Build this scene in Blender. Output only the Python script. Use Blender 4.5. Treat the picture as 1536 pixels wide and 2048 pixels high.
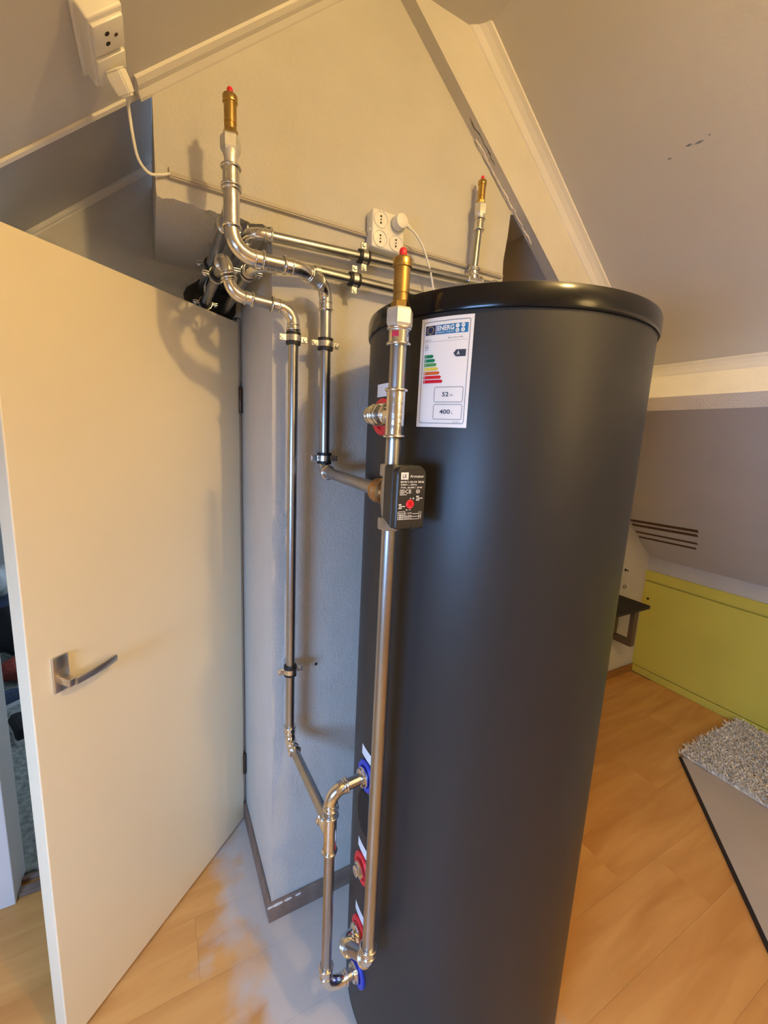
import bpy, bmesh, math, random
from mathutils import Vector, Matrix
random.seed(7)
V = Vector
SC = bpy.context.scene
COL = SC.collection
for o in list(bpy.data.objects):
    bpy.data.objects.remove(o)

# ------------------------------------------------------------------ camera
YAW, PITCH, ROLL, F_PX = 0.5040696, 0.1717264, -0.0473996, 840.0
CAM = V((0.0, 0.0, 1.6))
fwd0 = V((math.sin(YAW), math.cos(YAW), 0)); right0 = V((math.cos(YAW), -math.sin(YAW), 0)); down0 = V((0, 0, -1))
fwd = fwd0 * math.cos(PITCH) + down0 * math.sin(PITCH)
dn = down0 * math.cos(PITCH) - fwd0 * math.sin(PITCH)
rt = right0 * math.cos(ROLL) + dn * math.sin(ROLL)
dn = dn * math.cos(ROLL) - right0 * math.sin(ROLL)
cd = bpy.data.cameras.new('camera')
cd.sensor_fit = 'VERTICAL'; cd.sensor_height = 36.0; cd.lens = F_PX / 2048 * 36.0; cd.clip_start = 0.02
cam = bpy.data.objects.new('camera', cd); COL.objects.link(cam)
m = Matrix.Identity(4)
for i, ax in enumerate((rt, -dn, -fwd)):
    for j in range(3):
        m[j][i] = ax[j]
m.translation = CAM
cam.matrix_world = m
SC.camera = cam

# ------------------------------------------------------------------ light
SC.view_settings.view_transform = 'Standard'; SC.view_settings.look = 'None'
SC.view_settings.gamma = 1.0; SC.view_settings.exposure = 0.0
SC.view_settings.use_curve_mapping = False
world = bpy.data.worlds.new('sky'); SC.world = world; world.use_nodes = True
wbg = world.node_tree.nodes['Background']
wbg.inputs[0].default_value = (0.50, 0.68, 1.0, 1); wbg.inputs[1].default_value = 1.0
LAMP = V((0.66, -0.42, 2.58)); LAMP_STRENGTH = 830.0; LAMP_COL = (1.0, 0.665, 0.25)    # bulb under the ridge
FILL_LAMP = V((1.15, -1.75, 2.00)); FILL_LAMP_STRENGTH = 15.0                                # added lantern-shaped lamp, unseen, for soft warm fill

def area_light(name, loc, direction, sx, sy, energy, col):
    ld = bpy.data.lights.new(name, 'AREA'); ld.shape = 'RECTANGLE'; ld.size = sx; ld.size_y = sy
    ld.energy = energy; ld.color = col
    lo = bpy.data.objects.new(name, ld); COL.objects.link(lo)
    lo.location = loc; lo.rotation_euler = V(direction).to_track_quat('-Z', 'Y').to_euler()
    return lo
SKY_COL = (0.28, 0.54, 1.0)
# daylight through the roof window (left slope) and through the window of the room beyond the door
area_light('daylight_roof_window', (-1.19, -0.32, 1.40), (0.648, 0, -0.762), 0.95, 0.66, 92.0, SKY_COL)
area_light('daylight_next_room', (0.44, 2.85, 1.35), (-1, -0.12, -0.1), 1.0, 1.1, 14.0, (0.62, 0.80, 1.0))

# ------------------------------------------------------------------ materials
def new_mat(name):
    mt = bpy.data.materials.new(name); mt.use_nodes = True
    return mt, mt.node_tree.nodes, mt.node_tree.links, mt.node_tree.nodes['Principled BSDF']

def mat(name, col, rough=0.5, metal=0.0, var=0.0, vscale=6.0, bump=0.0, bscale=80.0, stretch=(1, 1, 1),
        emit=None, estr=0.0, coat=0.0, spec=None, bump2=0.0, b2scale=9.0):
    mt, N, L, P = new_mat(name)
    P.inputs['Base Color'].default_value = (*col, 1); P.inputs['Roughness'].default_value = rough
    P.inputs['Metallic'].default_value = metal
    if spec is not None: P.inputs['Specular IOR Level'].default_value = spec
    if coat: P.inputs['Coat Weight'].default_value = coat; P.inputs['Coat Roughness'].default_value = 0.08
    if emit: P.inputs['Emission Color'].default_value = (*emit, 1); P.inputs['Emission Strength'].default_value = estr
    geo = N.new('ShaderNodeNewGeometry'); mp = N.new('ShaderNodeMapping'); mp.inputs['Scale'].default_value = stretch
    L.new(geo.outputs['Position'], mp.inputs['Vector'])
    if var:
        nz = N.new('ShaderNodeTexNoise'); nz.inputs['Scale'].default_value = vscale; nz.inputs['Detail'].default_value = 5
        L.new(mp.outputs[0], nz.inputs['Vector'])
        rp = N.new('ShaderNodeValToRGB')
        rp.color_ramp.elements[0].position = 0.3; rp.color_ramp.elements[1].position = 0.7
        rp.color_ramp.elements[0].color = (*[c * (1 - var) for c in col], 1)
        rp.color_ramp.elements[1].color = (*[min(1, c * (1 + var)) for c in col], 1)
        L.new(nz.outputs[0], rp.inputs[0]); L.new(rp.outputs[0], P.inputs['Base Color'])
    prev = None
    for st, sc, det in ((bump, bscale, 4), (bump2, b2scale, 2)):
        if st:
            nz = N.new('ShaderNodeTexNoise'); nz.inputs['Scale'].default_value = sc; nz.inputs['Detail'].default_value = det
            L.new(mp.outputs[0], nz.inputs['Vector'])
            bp = N.new('ShaderNodeBump'); bp.inputs['Strength'].default_value = st; bp.inputs['Distance'].default_value = 0.01
            L.new(nz.outputs[0], bp.inputs['Height'])
            if prev: L.new(prev.outputs[0], bp.inputs['Normal'])
            prev = bp
    if prev: L.new(prev.outputs[0], P.inputs['Normal'])
    return mt

M = {}
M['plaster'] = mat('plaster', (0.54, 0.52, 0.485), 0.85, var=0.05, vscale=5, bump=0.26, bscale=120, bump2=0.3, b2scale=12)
M['ceiling'] = mat('ceiling_paint', (0.58, 0.56, 0.535), 0.8, var=0.03, vscale=3, bump=0.04, bscale=200)
M['trim'] = mat('trim_paint', (0.74, 0.71, 0.66), 0.45, var=0.03, bump=0.03, bscale=90)
M['beam'] = mat('beam_plaster', (0.87, 0.84, 0.76), 0.8, var=0.05, bump=0.3, bscale=150)
M['rafterplaster'] = mat('rafter_plaster', (0.62, 0.59, 0.54), 0.8, var=0.05, bump=0.25, bscale=150)
M['rear'] = mat('rear_wall_paint', (0.62, 0.58, 0.52), 0.85, var=0.03)
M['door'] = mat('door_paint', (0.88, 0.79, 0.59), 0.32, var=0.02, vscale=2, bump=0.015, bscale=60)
M['jamb'] = mat('jamb_paint', (0.72, 0.74, 0.76), 0.45, var=0.03)
M['green'] = mat('green_paint', (0.62, 0.56, 0.09), 0.5, var=0.05, vscale=3, bump=0.02)
M['brownbase'] = mat('brown_baseboard', (0.21, 0.14, 0.105), 0.55, var=0.25, vscale=18, bump=0.2, bscale=60)
M['chip'] = mat('plaster_chip', (0.70, 0.66, 0.62), 0.9, bump=0.3)
M['oakbase'] = mat('oak_baseboard', (0.28, 0.13, 0.04), 0.45, var=0.2, vscale=14, stretch=(1, 1, 6))
M['zinc'] = mat('zinc_pipe', (0.41, 0.42, 0.44), 0.31, 1.0, var=0.10, vscale=25, stretch=(1, 1, 0.3), bump=0.02, bscale=200)
M['zincfit'] = mat('zinc_fitting', (0.72, 0.71, 0.69), 0.16, 1.0, var=0.08, vscale=40, bump=0.10, bscale=60)
M['zincdull'] = mat('zinc_nut', (0.74, 0.73, 0.70), 0.42, 0.75, var=0.08, vscale=60, bump=0.05)
M['steel'] = mat('bracket_steel', (0.70, 0.70, 0.70), 0.25, 1.0, bump=0.06, bscale=90)
M['rubber'] = mat('black_rubber', (0.012, 0.012, 0.013), 0.55)
M['brass'] = mat('brass', (0.56, 0.38, 0.13), 0.28, 1.0, var=0.12, vscale=50, bump=0.03)
M['bronze'] = mat('bronze', (0.46, 0.28, 0.13), 0.34, 1.0, var=0.2, vscale=60, bump=0.08)
M['valvemetal'] = mat('valve_metal', (0.40, 0.35, 0.27), 0.45, 0.8, var=0.15, vscale=60, bump=0.05)
M['redcap'] = mat('red_plastic', (0.70, 0.02, 0.03), 0.4)
M['stickerred'] = mat('sticker_red', (0.42, 0.02, 0.07), 0.4)
M['bluering'] = mat('blue_plastic', (0.03, 0.05, 0.42), 0.4)
M['tank'] = mat('tank_coating', (0.023, 0.024, 0.027), 0.43, 0.2, spec=0.45, var=0.03, vscale=300, bump=0.012, bscale=500)
M['lid'] = mat('black_lid', (0.006, 0.006, 0.007), 0.18, spec=0.35)
M['blackplastic'] = mat('black_plastic', (0.018, 0.017, 0.016), 0.42, bump=0.02, bscale=300)
M['white_print'] = mat('white_print', (0.82, 0.82, 0.80), 0.5)
M['paper'] = mat('white_sticker', (0.80, 0.80, 0.83), 0.25)
M['ink'] = mat('dark_ink', (0.03, 0.035, 0.06), 0.5)
M['greyink'] = mat('grey_ink', (0.20, 0.22, 0.27), 0.5)
M['navy'] = mat('navy_ink', (0.015, 0.025, 0.10), 0.4)
M['cyan'] = mat('blue_ink', (0.012, 0.17, 0.42), 0.4)
M['cream'] = mat('socket_plastic', (0.78, 0.76, 0.70), 0.35)
M['cable'] = mat('cable_plastic', (0.76, 0.74, 0.69), 0.4)
M['hole'] = mat('dark_hole', (0.015, 0.010, 0.008), 0.8)
M['duct'] = mat('duct_paint', (0.44, 0.40, 0.35), 0.5)
M['slot'] = mat('brown_slot', (0.10, 0.05, 0.02), 0.7)
M['handle'] = mat('brushed_nickel', (0.64, 0.60, 0.54), 0.32, 1.0, bump=0.02, bscale=300)
M['hinge'] = mat('dark_hinge', (0.10, 0.07, 0.05), 0.4, 0.8)
M['desk'] = mat('dark_tabletop', (0.03, 0.025, 0.021), 0.6, var=0.1, spec=0.2)
M['deskleg'] = mat('brown_metal', (0.14, 0.10, 0.075), 0.45, 0.4)
M['mat_top'] = mat('grey_mat', (0.46, 0.40, 0.35), 0.8, var=0.06, vscale=4)
M['mat_edge'] = mat('black_edge', (0.015, 0.01, 0.012), 0.6)
M['carpet'] = mat('grey_carpet', (0.33, 0.36, 0.34), 0.95, var=0.45, vscale=45, bump=0.8, bscale=120)
M['rug'] = mat('shaggy_pile', (0.78, 0.70, 0.58), 0.95, var=0.25, vscale=45)
M['subfloor'] = mat('concrete', (0.35, 0.34, 0.33), 0.9, var=0.1)
M['glass'] = mat('pane_glass', (0.9, 0.95, 1.0), 0.02); M['glass'].node_tree.nodes['Principled BSDF'].inputs['Transmission Weight'].default_value = 1.0
M['bulb'] = mat('lamp_bulb', (1, 0.9, 0.7), 0.4, emit=LAMP_COL, estr=LAMP_STRENGTH)
M['fill_bulb'] = mat('fill_lamp_globe', (1, 0.9, 0.7), 0.4, emit=LAMP_COL, estr=FILL_LAMP_STRENGTH)
M['fabric_black'] = mat('black_fabric', (0.02, 0.02, 0.024), 0.8, bump=0.3, bscale=50)
M['fabric_red'] = mat('red_knit', (0.36, 0.07, 0.05), 0.9, var=0.5, vscale=60, bump=0.5, bscale=90)
M['bag_white'] = mat('white_bag', (0.72, 0.74, 0.76), 0.5, bump=0.3, bscale=20)
M['fabric_blue'] = mat('navy_fabric', (0.05, 0.07, 0.13), 0.85, bump=0.3, bscale=40)
for nm, c in (('lab_a', (0.0, 0.20, 0.08)), ('lab_b', (0.0, 0.22, 0.10)), ('lab_c', (0.08, 0.30, 0.08)), ('lab_d', (0.72, 0.60, 0.08)),
              ('lab_e', (0.62, 0.12, 0.02)), ('lab_f', (0.62, 0.01, 0.02)), ('lab_g', (0.55, 0.0, 0.02))):
    M[nm] = mat('label_' + nm, c, 0.4)

def laminate():
    mt, N, L, P = new_mat('laminate')
    geo = N.new('ShaderNodeNewGeometry'); oi = N.new('ShaderNodeObjectInfo')
    mp = N.new('ShaderNodeMapping'); mp.inputs['Scale'].default_value = (1.3, 9, 1)
    add = N.new('ShaderNodeVectorMath'); add.operation = 'ADD'
    sc = N.new('ShaderNodeVectorMath'); sc.operation = 'SCALE'; sc.inputs['Scale'].default_value = 7.0
    cmb = N.new('ShaderNodeCombineXYZ'); L.new(oi.outputs['Random'], cmb.inputs[0]); L.new(oi.outputs['Random'], cmb.inputs[1])
    L.new(cmb.outputs[0], sc.inputs[0]); L.new(geo.outputs['Position'], add.inputs[0]); L.new(sc.outputs[0], add.inputs[1])
    L.new(add.outputs[0], mp.inputs['Vector'])
    nz = N.new('ShaderNodeTexNoise'); nz.inputs['Scale'].default_value = 1.6; nz.inputs['Detail'].default_value = 6; nz.inputs['Distortion'].default_value = 0.6
    L.new(mp.outputs[0], nz.inputs['Vector'])
    rp = N.new('ShaderNodeValToRGB'); rp.color_ramp.elements[0].position = 0.28; rp.color_ramp.elements[1].position = 0.72
    rp.color_ramp.elements[0].color = (0.52, 0.235, 0.06, 1); rp.color_ramp.elements[1].color = (0.70, 0.37, 0.115, 1)
    L.new(nz.outputs[0], rp.inputs[0])
    # plaster dust trodden over the boards beside the tank (a stain with a ragged edge)
    sx = N.new('ShaderNodeSeparateXYZ'); L.new(geo.outputs['Position'], sx.inputs[0])
    dn_ = N.new('ShaderNodeTexNoise'); dn_.inputs['Scale'].default_value = 7.0; dn_.inputs['Detail'].default_value = 6
    L.new(geo.outputs['Position'], dn_.inputs['Vector'])
    def mth(op, a, b=None, clamp=False):
        n = N.new('ShaderNodeMath'); n.operation = op; n.use_clamp = clamp
        for k, q in enumerate((a, b)):
            if q is None: continue
            if isinstance(q, (int, float)): n.inputs[k].default_value = q
            else: L.new(q, n.inputs[k])
        return n.outputs[0]
    wob = mth('MULTIPLY', mth('SUBTRACT', dn_.outputs[0], 0.5), 0.42)
    xx = mth('ADD', sx.outputs[0], wob)
    left = mth('MULTIPLY', mth('SUBTRACT', xx, 0.10), 9.0, True)
    right = mth('MULTIPLY', mth('SUBTRACT', 0.95, xx), 8.0, True)
    front = mth('MULTIPLY', mth('SUBTRACT', sx.outputs[1], 0.30), 5.0, True)
    mask = mth('MULTIPLY', mth('MULTIPLY', mth('MULTIPLY', left, right), front), 0.85)
    mx = N.new('ShaderNodeMix'); mx.data_type = 'RGBA'; mx.inputs['B'].default_value = (0.50, 0.48, 0.46, 1)
    mx.inputs[7].default_value = (0.50, 0.48, 0.46, 1)
    L.new(mask, mx.inputs[0]); L.new(rp.outputs[0], mx.inputs[6]); L.new(mx.outputs[2], P.inputs['Base Color'])
    rg = mth('ADD', mth('MULTIPLY', mask, 0.5), 0.36); L.new(rg, P.inputs['Roughness'])
    return mt
M['laminate'] = laminate()

# ------------------------------------------------------------------ mesh helpers (all in world coordinates)
WORLD = {}
def obj(name, bm, material, parent=None, smooth=False, auto=None):
    bmesh.ops.recalc_face_normals(bm, faces=bm.faces)
    me = bpy.data.meshes.new(name)
    if smooth:
        for f in bm.faces: f.smooth = True
        lim = math.radians(auto if auto else 38)
        for e in bm.edges:
            if len(e.link_faces) == 2 and e.calc_face_angle(0) > lim: e.smooth = False
    cs = [v.co for v in bm.verts]
    lo = V((min(c.x for c in cs), min(c.y for c in cs), min(c.z for c in cs))); hi = V((max(c.x for c in cs), max(c.y for c in cs), max(c.z for c in cs)))
    ctr = (lo + hi) / 2
    if parent is None: ctr.z = lo.z
    for v in bm.verts: v.co -= ctr
    bm.to_mesh(me); bm.free()
    me.materials.append(M[material] if isinstance(material, str) else material)
    o = bpy.data.objects.new(name, me); COL.objects.link(o)
    WORLD[o] = ctr
    if parent is not None:
        o.parent = parent; o.location = ctr - WORLD[parent]
    else:
        o.location = ctr
    return o

def tag(o, label, cat=None, group=None):
    o['label'] = label
    if cat: o['category'] = cat
    if group: o['group'] = group
    return o
def thing(name, loc, label, cat, group=None):
    o = bpy.data.objects.new(name, None); COL.objects.link(o); o.location = V(loc); o.empty_display_size = 0.05
    WORLD[o] = V(loc); return tag(o, label, cat, group)
def struct(o, label=None):
    o['kind'] = 'structure'
    if label: o['label'] = label
    return o

def bm_(): return bmesh.new()
def frame(d, up=None):
    d = V(d).normalized(); u = V(up) if up else (V((0, 0, 1)) if abs(d.z) < 0.9 else V((1, 0, 0)))
    a = u.cross(d).normalized(); b = d.cross(a).normalized(); return a, b, d
def hexa(bm, p8):
    vs = [bm.verts.new(p) for p in p8]
    for f in ((0, 1, 2, 3), (4, 5, 6, 7), (0, 1, 5, 4), (1, 2, 6, 5), (2, 3, 7, 6), (3, 0, 4, 7)):
        bm.faces.new([vs[i] for i in f])
    return vs
def box(bm, lo, hi, bevel=0.0, seg=2):
    a, b = V(lo), V(hi)
    vs = hexa(bm, [(a.x, a.y, a.z), (b.x, a.y, a.z), (b.x, b.y, a.z), (a.x, b.y, a.z), (a.x, a.y, b.z), (b.x, a.y, b.z), (b.x, b.y, b.z), (a.x, b.y, b.z)])
    if bevel:
        es = list({e for v in vs for e in v.link_edges})
        bmesh.ops.bevel(bm, geom=es, offset=bevel, segments=seg, affect='EDGES', profile=0.5)
def obox(bm, c, ax, ay, az, sx, sy, sz, bevel=0.0, seg=2):
    c, ax, ay, az = V(c), V(ax).normalized() * sx / 2, V(ay).normalized() * sy / 2, V(az).normalized() * sz / 2
    s = ((-1, -1, -1), (1, -1, -1), (1, 1, -1), (-1, 1, -1), (-1, -1, 1), (1, -1, 1), (1, 1, 1), (-1, 1, 1))
    vs = hexa(bm, [c + ax * i + ay * j + az * k for i, j, k in s])
    if bevel:
        es = list({e for v in vs for e in v.link_edges})
        bmesh.ops.bevel(bm, geom=es, offset=bevel, segments=seg, affect='EDGES', profile=0.5)
def sweep(bm, pts, r, seg=18, caps=True):
    pts = [V(p) for p in pts]; n = len(pts); rr = r if isinstance(r, (list, tuple)) else [r] * n
    t = [(pts[min(i + 1, n - 1)] - pts[max(i - 1, 0)]).normalized() for i in range(n)]
    a, b, _ = frame(t[0]); rings = []
    for i in range(n):
        if i:
            q = t[i - 1].rotation_difference(t[i]); a = q @ a
        a = (a - t[i] * a.dot(t[i])).normalized(); b = t[i].cross(a)
        rings.append([bm.verts.new(pts[i] + (a * math.cos(2 * math.pi * k / seg) + b * math.sin(2 * math.pi * k / seg)) * rr[i]) for k in range(seg)])
    for i in range(n - 1):
        for k in range(seg):
            bm.faces.new((rings[i][k], rings[i][(k + 1) % seg], rings[i + 1][(k + 1) % seg], rings[i + 1][k]))
    if caps:
        bm.faces.new(rings[0]); bm.faces.new(rings[-1])
def lathe(bm, base, axis, prof, seg=24, caps=True, phase=0.0):
    a, b, d = frame(axis); base = V(base); rings = []
    for (r, h) in prof:
        rings.append([bm.verts.new(base + d * h + (a * math.cos(2 * math.pi * k / seg + phase) + b * math.sin(2 * math.pi * k / seg + phase)) * r) for k in range(seg)])
    for i in range(len(rings) - 1):
        for k in range(seg):
            bm.faces.new((rings[i][k], rings[i][(k + 1) % seg], rings[i + 1][(k + 1) % seg], rings[i + 1][k]))
    if caps:
        bm.faces.new(rings[0]); bm.faces.new(rings[-1])
def torus(bm, c, axis, R, r, seg=24, rs=8):
    a, b, d = frame(axis); c = V(c); rings = []
    for k in range(seg):
        w = a * math.cos(2 * math.pi * k / seg) + b * math.sin(2 * math.pi * k / seg)
        rings.append([bm.verts.new(c + w * (R + r * math.cos(2 * math.pi * j / rs)) + d * r * math.sin(2 * math.pi * j / rs)) for j in range(rs)])
    for k in range(seg):
        for j in range(rs):
            q = (k + 1) % seg; p = (j + 1) % rs
            bm.faces.new((rings[k][j], rings[q][j], rings[q][p], rings[k][p]))
def prism(bm, poly, ex):
    ex = V(ex); lo = [bm.verts.new(V(p)) for p in poly]; hi = [bm.verts.new(V(p) + ex) for p in poly]; n = len(poly)
    bm.faces.new(lo); bm.faces.new(list(reversed(hi)))
    for i in range(n): bm.faces.new((lo[i], lo[(i + 1) % n], hi[(i + 1) % n], hi[i]))

# ------------------------------------------------------------------ the room
YF = 1.159           # plaster gable wall with the pipes
YD = 1.60            # wall with the doorway, set back
TAN = 0.85
zl = lambda x: 2.295 + TAN * x           # left slope
zr = lambda x: 2.620 - TAN * (x - 0.997) # right slope
FLAT = 2.735
XL_F = (FLAT - 2.295) / TAN; XR_F = 0.997 + (2.62 - FLAT) / TAN
X_KL, X_KR, Y_REAR = -1.67, 3.047, -3.0

# floor: boards laid along x
b = bm_(); box(b, (X_KL - .1, Y_REAR - .1, -0.12), (X_KR + .1, YD + 0.10, -0.009)); floor = struct(obj('floor', b, 'subfloor'), 'orange oak laminate floor')
PW, PL = 0.193, 1.28
plank_mesh = {}
y = YD + 0.06 - PW; row = 0
while y > Y_REAR - PW:
    x = X_KL - random.uniform(0.0, PL)
    while x < X_KR:
        x0, x1 = max(x, X_KL), min(x + PL, X_KR); y0 = max(y, Y_REAR)
        if x1 - x0 > 0.03:
            key = (round(x1 - x0, 3), round(y + PW - y0, 3))
            b = bm_(); g = 0.0002
            box(b, (x0 + g, y0 + g, -0.009), (x1 - g, y + PW - g, 0.0))
            obj('plank', b, 'laminate', floor)
        x += PL
    y -= PW; row += 1

# gable wall with chimney breast: upper part overhangs to the left, breast below
poly = [(0.028, 2.11), (0.283, 2.11), (0.283, 0.0), (1.75, 0.0), (1.75, 1.72), (1.045, 1.72), (1.047, 1.95), (1.040, 2.02), (1.052, 2.10), (1.046, 2.2), (1.056, 2.28), (1.06, 2.345),
        (1.20, 2.345), (1.20, zr(1.20)), (XR_F, FLAT), (XL_F, FLAT), (0.028, zl(0.028))]
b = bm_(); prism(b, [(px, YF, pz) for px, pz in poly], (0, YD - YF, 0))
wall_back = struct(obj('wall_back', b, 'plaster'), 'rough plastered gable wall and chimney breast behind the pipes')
# ragged plaster lip along the lower edge of the overhang
b = bm_(); NL = 44; lip = []
for i in range(NL + 1):
    x = 0.029 + 0.253 * i / NL; lip.append((x, 2.11 - 0.004 - 0.0018 * math.sin(x * 61) - 0.0015 * math.sin(x * 163 + 1) - 0.0035 * random.random() ** 2))
prism(b, [(x, YF - 0.003, z) for x, z in lip] + [(0.282, YF - 0.003, 2.114), (0.029, YF - 0.003, 2.114)], (0, 0.02, 0))
obj('plaster_lip', b, 'plaster', wall_back)

b = bm_(); lathe(b, (0.421, YF + 0.002, 0.894), (0, -1, 0), [(0.0045, 0), (0.005, 0.0026), (0.003, 0.003)], 9); obj('drill_hole', b, 'hole', wall_back)

# wall with the doorway (left recess)
b = bm_()
DOOR_L, DOOR_R, DOOR_H = -0.47, 0.262, 1.985
zc_ = lambda x: 2.352 + TAN * x
pts = [(0.283, 0), (0.283, 2.11), (0.028, 2.11), (0.028, zc_(0.028)), (X_KL, zc_(X_KL)), (X_KL, 0), (DOOR_L - 0.03, 0), (DOOR_L - 0.03, 1.845), (-0.36, DOOR_H + .003), (0.2815, DOOR_H + .003), (0.2815, 0)]
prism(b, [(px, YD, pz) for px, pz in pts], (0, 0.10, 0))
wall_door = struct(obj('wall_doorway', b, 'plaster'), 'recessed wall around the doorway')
# right end wall below the slope
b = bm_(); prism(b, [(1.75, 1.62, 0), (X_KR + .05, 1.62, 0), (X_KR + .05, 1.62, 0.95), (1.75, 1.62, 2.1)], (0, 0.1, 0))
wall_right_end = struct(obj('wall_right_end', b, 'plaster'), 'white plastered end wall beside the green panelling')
b = bm_(); box(b, (1.05, 1.60, 1.70), (1.76, 1.66, 2.6)); struct(obj('wall_niche', b, mat('niche_wood', (0.42, 0.30, 0.17), 0.8, var=0.2)), 'brown back of the niche behind the rafter')
# rear gable and left knee wall (behind the camera)
b = bm_(); prism(b, [(X_KL, Y_REAR, 0), (X_KR, Y_REAR, 0), (X_KR, Y_REAR, zr(X_KR)), (XR_F, Y_REAR, FLAT), (XL_F, Y_REAR, FLAT), (X_KL, Y_REAR, zl(X_KL))], (0, -0.1, 0))
struct(obj('wall_rear', b, 'rear'), 'plain rear gable wall')
b = bm_(); box(b, (X_KL - 0.1, Y_REAR, 0), (X_KL, YD, 1.0)); struct(obj('wall_left', b, 'rear'), 'low knee wall under the left slope')
# green knee wall, right: lower panel, top board with groove between
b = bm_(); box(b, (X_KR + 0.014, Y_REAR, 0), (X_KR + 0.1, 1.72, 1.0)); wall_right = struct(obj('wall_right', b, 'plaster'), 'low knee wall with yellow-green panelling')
b = bm_(); box(b, (X_KR - 0.002, Y_REAR, 0.055), (X_KR + 0.014, 1.62, 0.693), 0.003); obj('panel', b, 'green', wall_right)
b = bm_(); box(b, (X_KR - 0.004, Y_REAR, 0.703), (X_KR + 0.014, 1.62, 0.772), 0.003); obj('top_board', b, 'green', wall_right)
b = bm_(); box(b, (X_KR - 0.006, Y_REAR, 0.0), (X_KR + 0.014, 1.62, 0.050), 0.004); obj('base_board', b, 'green', wall_right)
b = bm_(); box(b, (X_KR + 0.0135, Y_REAR, 0.69), (X_KR + 0.0145, 1.62, 0.706)); obj('groove', b, 'green', wall_right)
b = bm_(); lathe(b, (X_KR - 0.001, 1.579, 0.571), (-1, 0, 0), [(0.009, -0.004), (0.009, 0.0012), (0.0065, 0.002)], 14); obj('hole', b, 'hole', wall_right)

# ceilings
def slope_slab(bm, x0, x1, y0, y1, zf, th, sgn):
    # slab on the outside of a slope
    nx = -sgn * 0.648 * th; nz = 0.762 * th
    hexa(bm, [(x0, y0, zf(x0)), (x1, y0, zf(x1)), (x1, y1, zf(x1)), (x0, y1, zf(x0)),
              (x0 + nx, y0, zf(x0) + nz), (x1 + nx, y0, zf(x1) + nz), (x1 + nx, y1, zf(x1) + nz), (x0 + nx, y1, zf(x0) + nz)])
WX0, WX1, WY0, WY1 = -1.42, -0.84, -0.80, 0.15   # roof window opening
b = bm_()
for (x0, x1, y0, y1) in ((X_KL - .05, WX0, Y_REAR, 1.172), (WX1, XL_F + 0.02, Y_REAR, 1.172), (WX0, WX1, Y_REAR, WY0), (WX0, WX1, WY1, 1.172)):
    slope_slab(b, x0, x1, y0, y1, zl, 0.05, 1)
ceil_l = struct(obj('ceiling_left', b, 'ceiling'), 'beige sloping ceiling on the left')
b = bm_(); slope_slab(b, X_KL, 0.03, 1.165, YD + 0.1, zc_, 0.05, 1)
struct(obj('ceiling_recess', b, 'ceiling'), 'dark sloping ceiling of the recess above the door')
b = bm_(); slope_slab(b, XR_F - 0.02, X_KR + 0.08, Y_REAR, 1.70, zr, 0.05, -1)
ceil_r = struct(obj('ceiling_right', b, 'ceiling'), 'greyish beige sloping ceiling on the right')
b = bm_(); box(b, (XL_F - 0.03, Y_REAR, FLAT), (XR_F + 0.03, YD, FLAT + 0.05)); struct(obj('ceiling_flat', b, 'ceiling'), 'narrow flat ceiling at the ridge')
# scratches in the right ceiling
for (x, y0, y1, w) in ((1.266, 0.722, 0.700, 0.0018), (1.262, 0.742, 0.726, 0.002), (1.268, 0.790, 0.778, 0.0014), (1.263, 0.690, 0.684, 0.0012)):
    b = bm_(); d = V((0.762, 0, -0.648)); nrm = V((-0.648, 0, -0.762)); p = V((x, 0, zr(x)))
    prism(b, [p + V((0, y0, 0)), p + V((0, (y0 + y1) / 2, 0)) + d * (w + .002), p + V((0, y1, 0)) + d * .002, p + V((0, (y0 + y1) / 2, 0)) + d * -w], nrm * 0.0006)
    obj('scratch', b, 'greyink', ceil_r)

SD = V((1, 0, -TAN)).normalized(); SN = V((-TAN, 0, -1)).normalized()      # right slope: down-slope, inward normal
# rafter against the gable (right)
def spar_pt(x, perp, y):     # point on right slope at x, `perp` inside the ceiling
    p = V((x, y, zr(x))) + SN * perp; return p
RP = 0.160
b = bm_()
a0, a1 = 0.66, 1.86
hexa(b, [spar_pt(a0, RP, 1.119), spar_pt(a1, RP, 1.119), spar_pt(a1, RP, YF + .002), spar_pt(a0, RP, YF + .002),
         spar_pt(a0, -0.01, 1.119), spar_pt(a1, -0.01, 1.119), spar_pt(a1, -0.01, YF + .002), spar_pt(a0, -0.01, YF + .002)])
rafter = struct(obj('trim_1', b, 'rafterplaster'), 'plastered sloping rafter along the gable above the tank')
b = bm_(); N_ = 22
for i in range(N_):   # chipped plaster seam under the rafter
    x0 = 1.00 + i * 0.012; w = 0.004 + 0.010 * random.random()
    p = spar_pt(x0, RP + 0.001, 1.152); obox(b, p, SD, (0, 1, 0), SN, 0.016, w, 0.005 * random.random() + 0.002)
obj('plaster_chips', b, 'chip', rafter)
b = bm_(); zig = 0
yk = 1.136
for i in range(14):
    yn = 1.136 + random.uniform(-0.004, 0.004); p = spar_pt(0.955 + i * 0.0075, RP + 0.0003, yk); q = spar_pt(0.955 + (i + 1) * 0.0075, RP + 0.0003, yn)
    obox(b, (p + q) / 2, q - p, (q - p).cross(SN), SN, (q - p).length * 1.1, random.uniform(0.0008, 0.0026), 0.001); yk = yn
obj('crack', b, 'hole', rafter)
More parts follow.
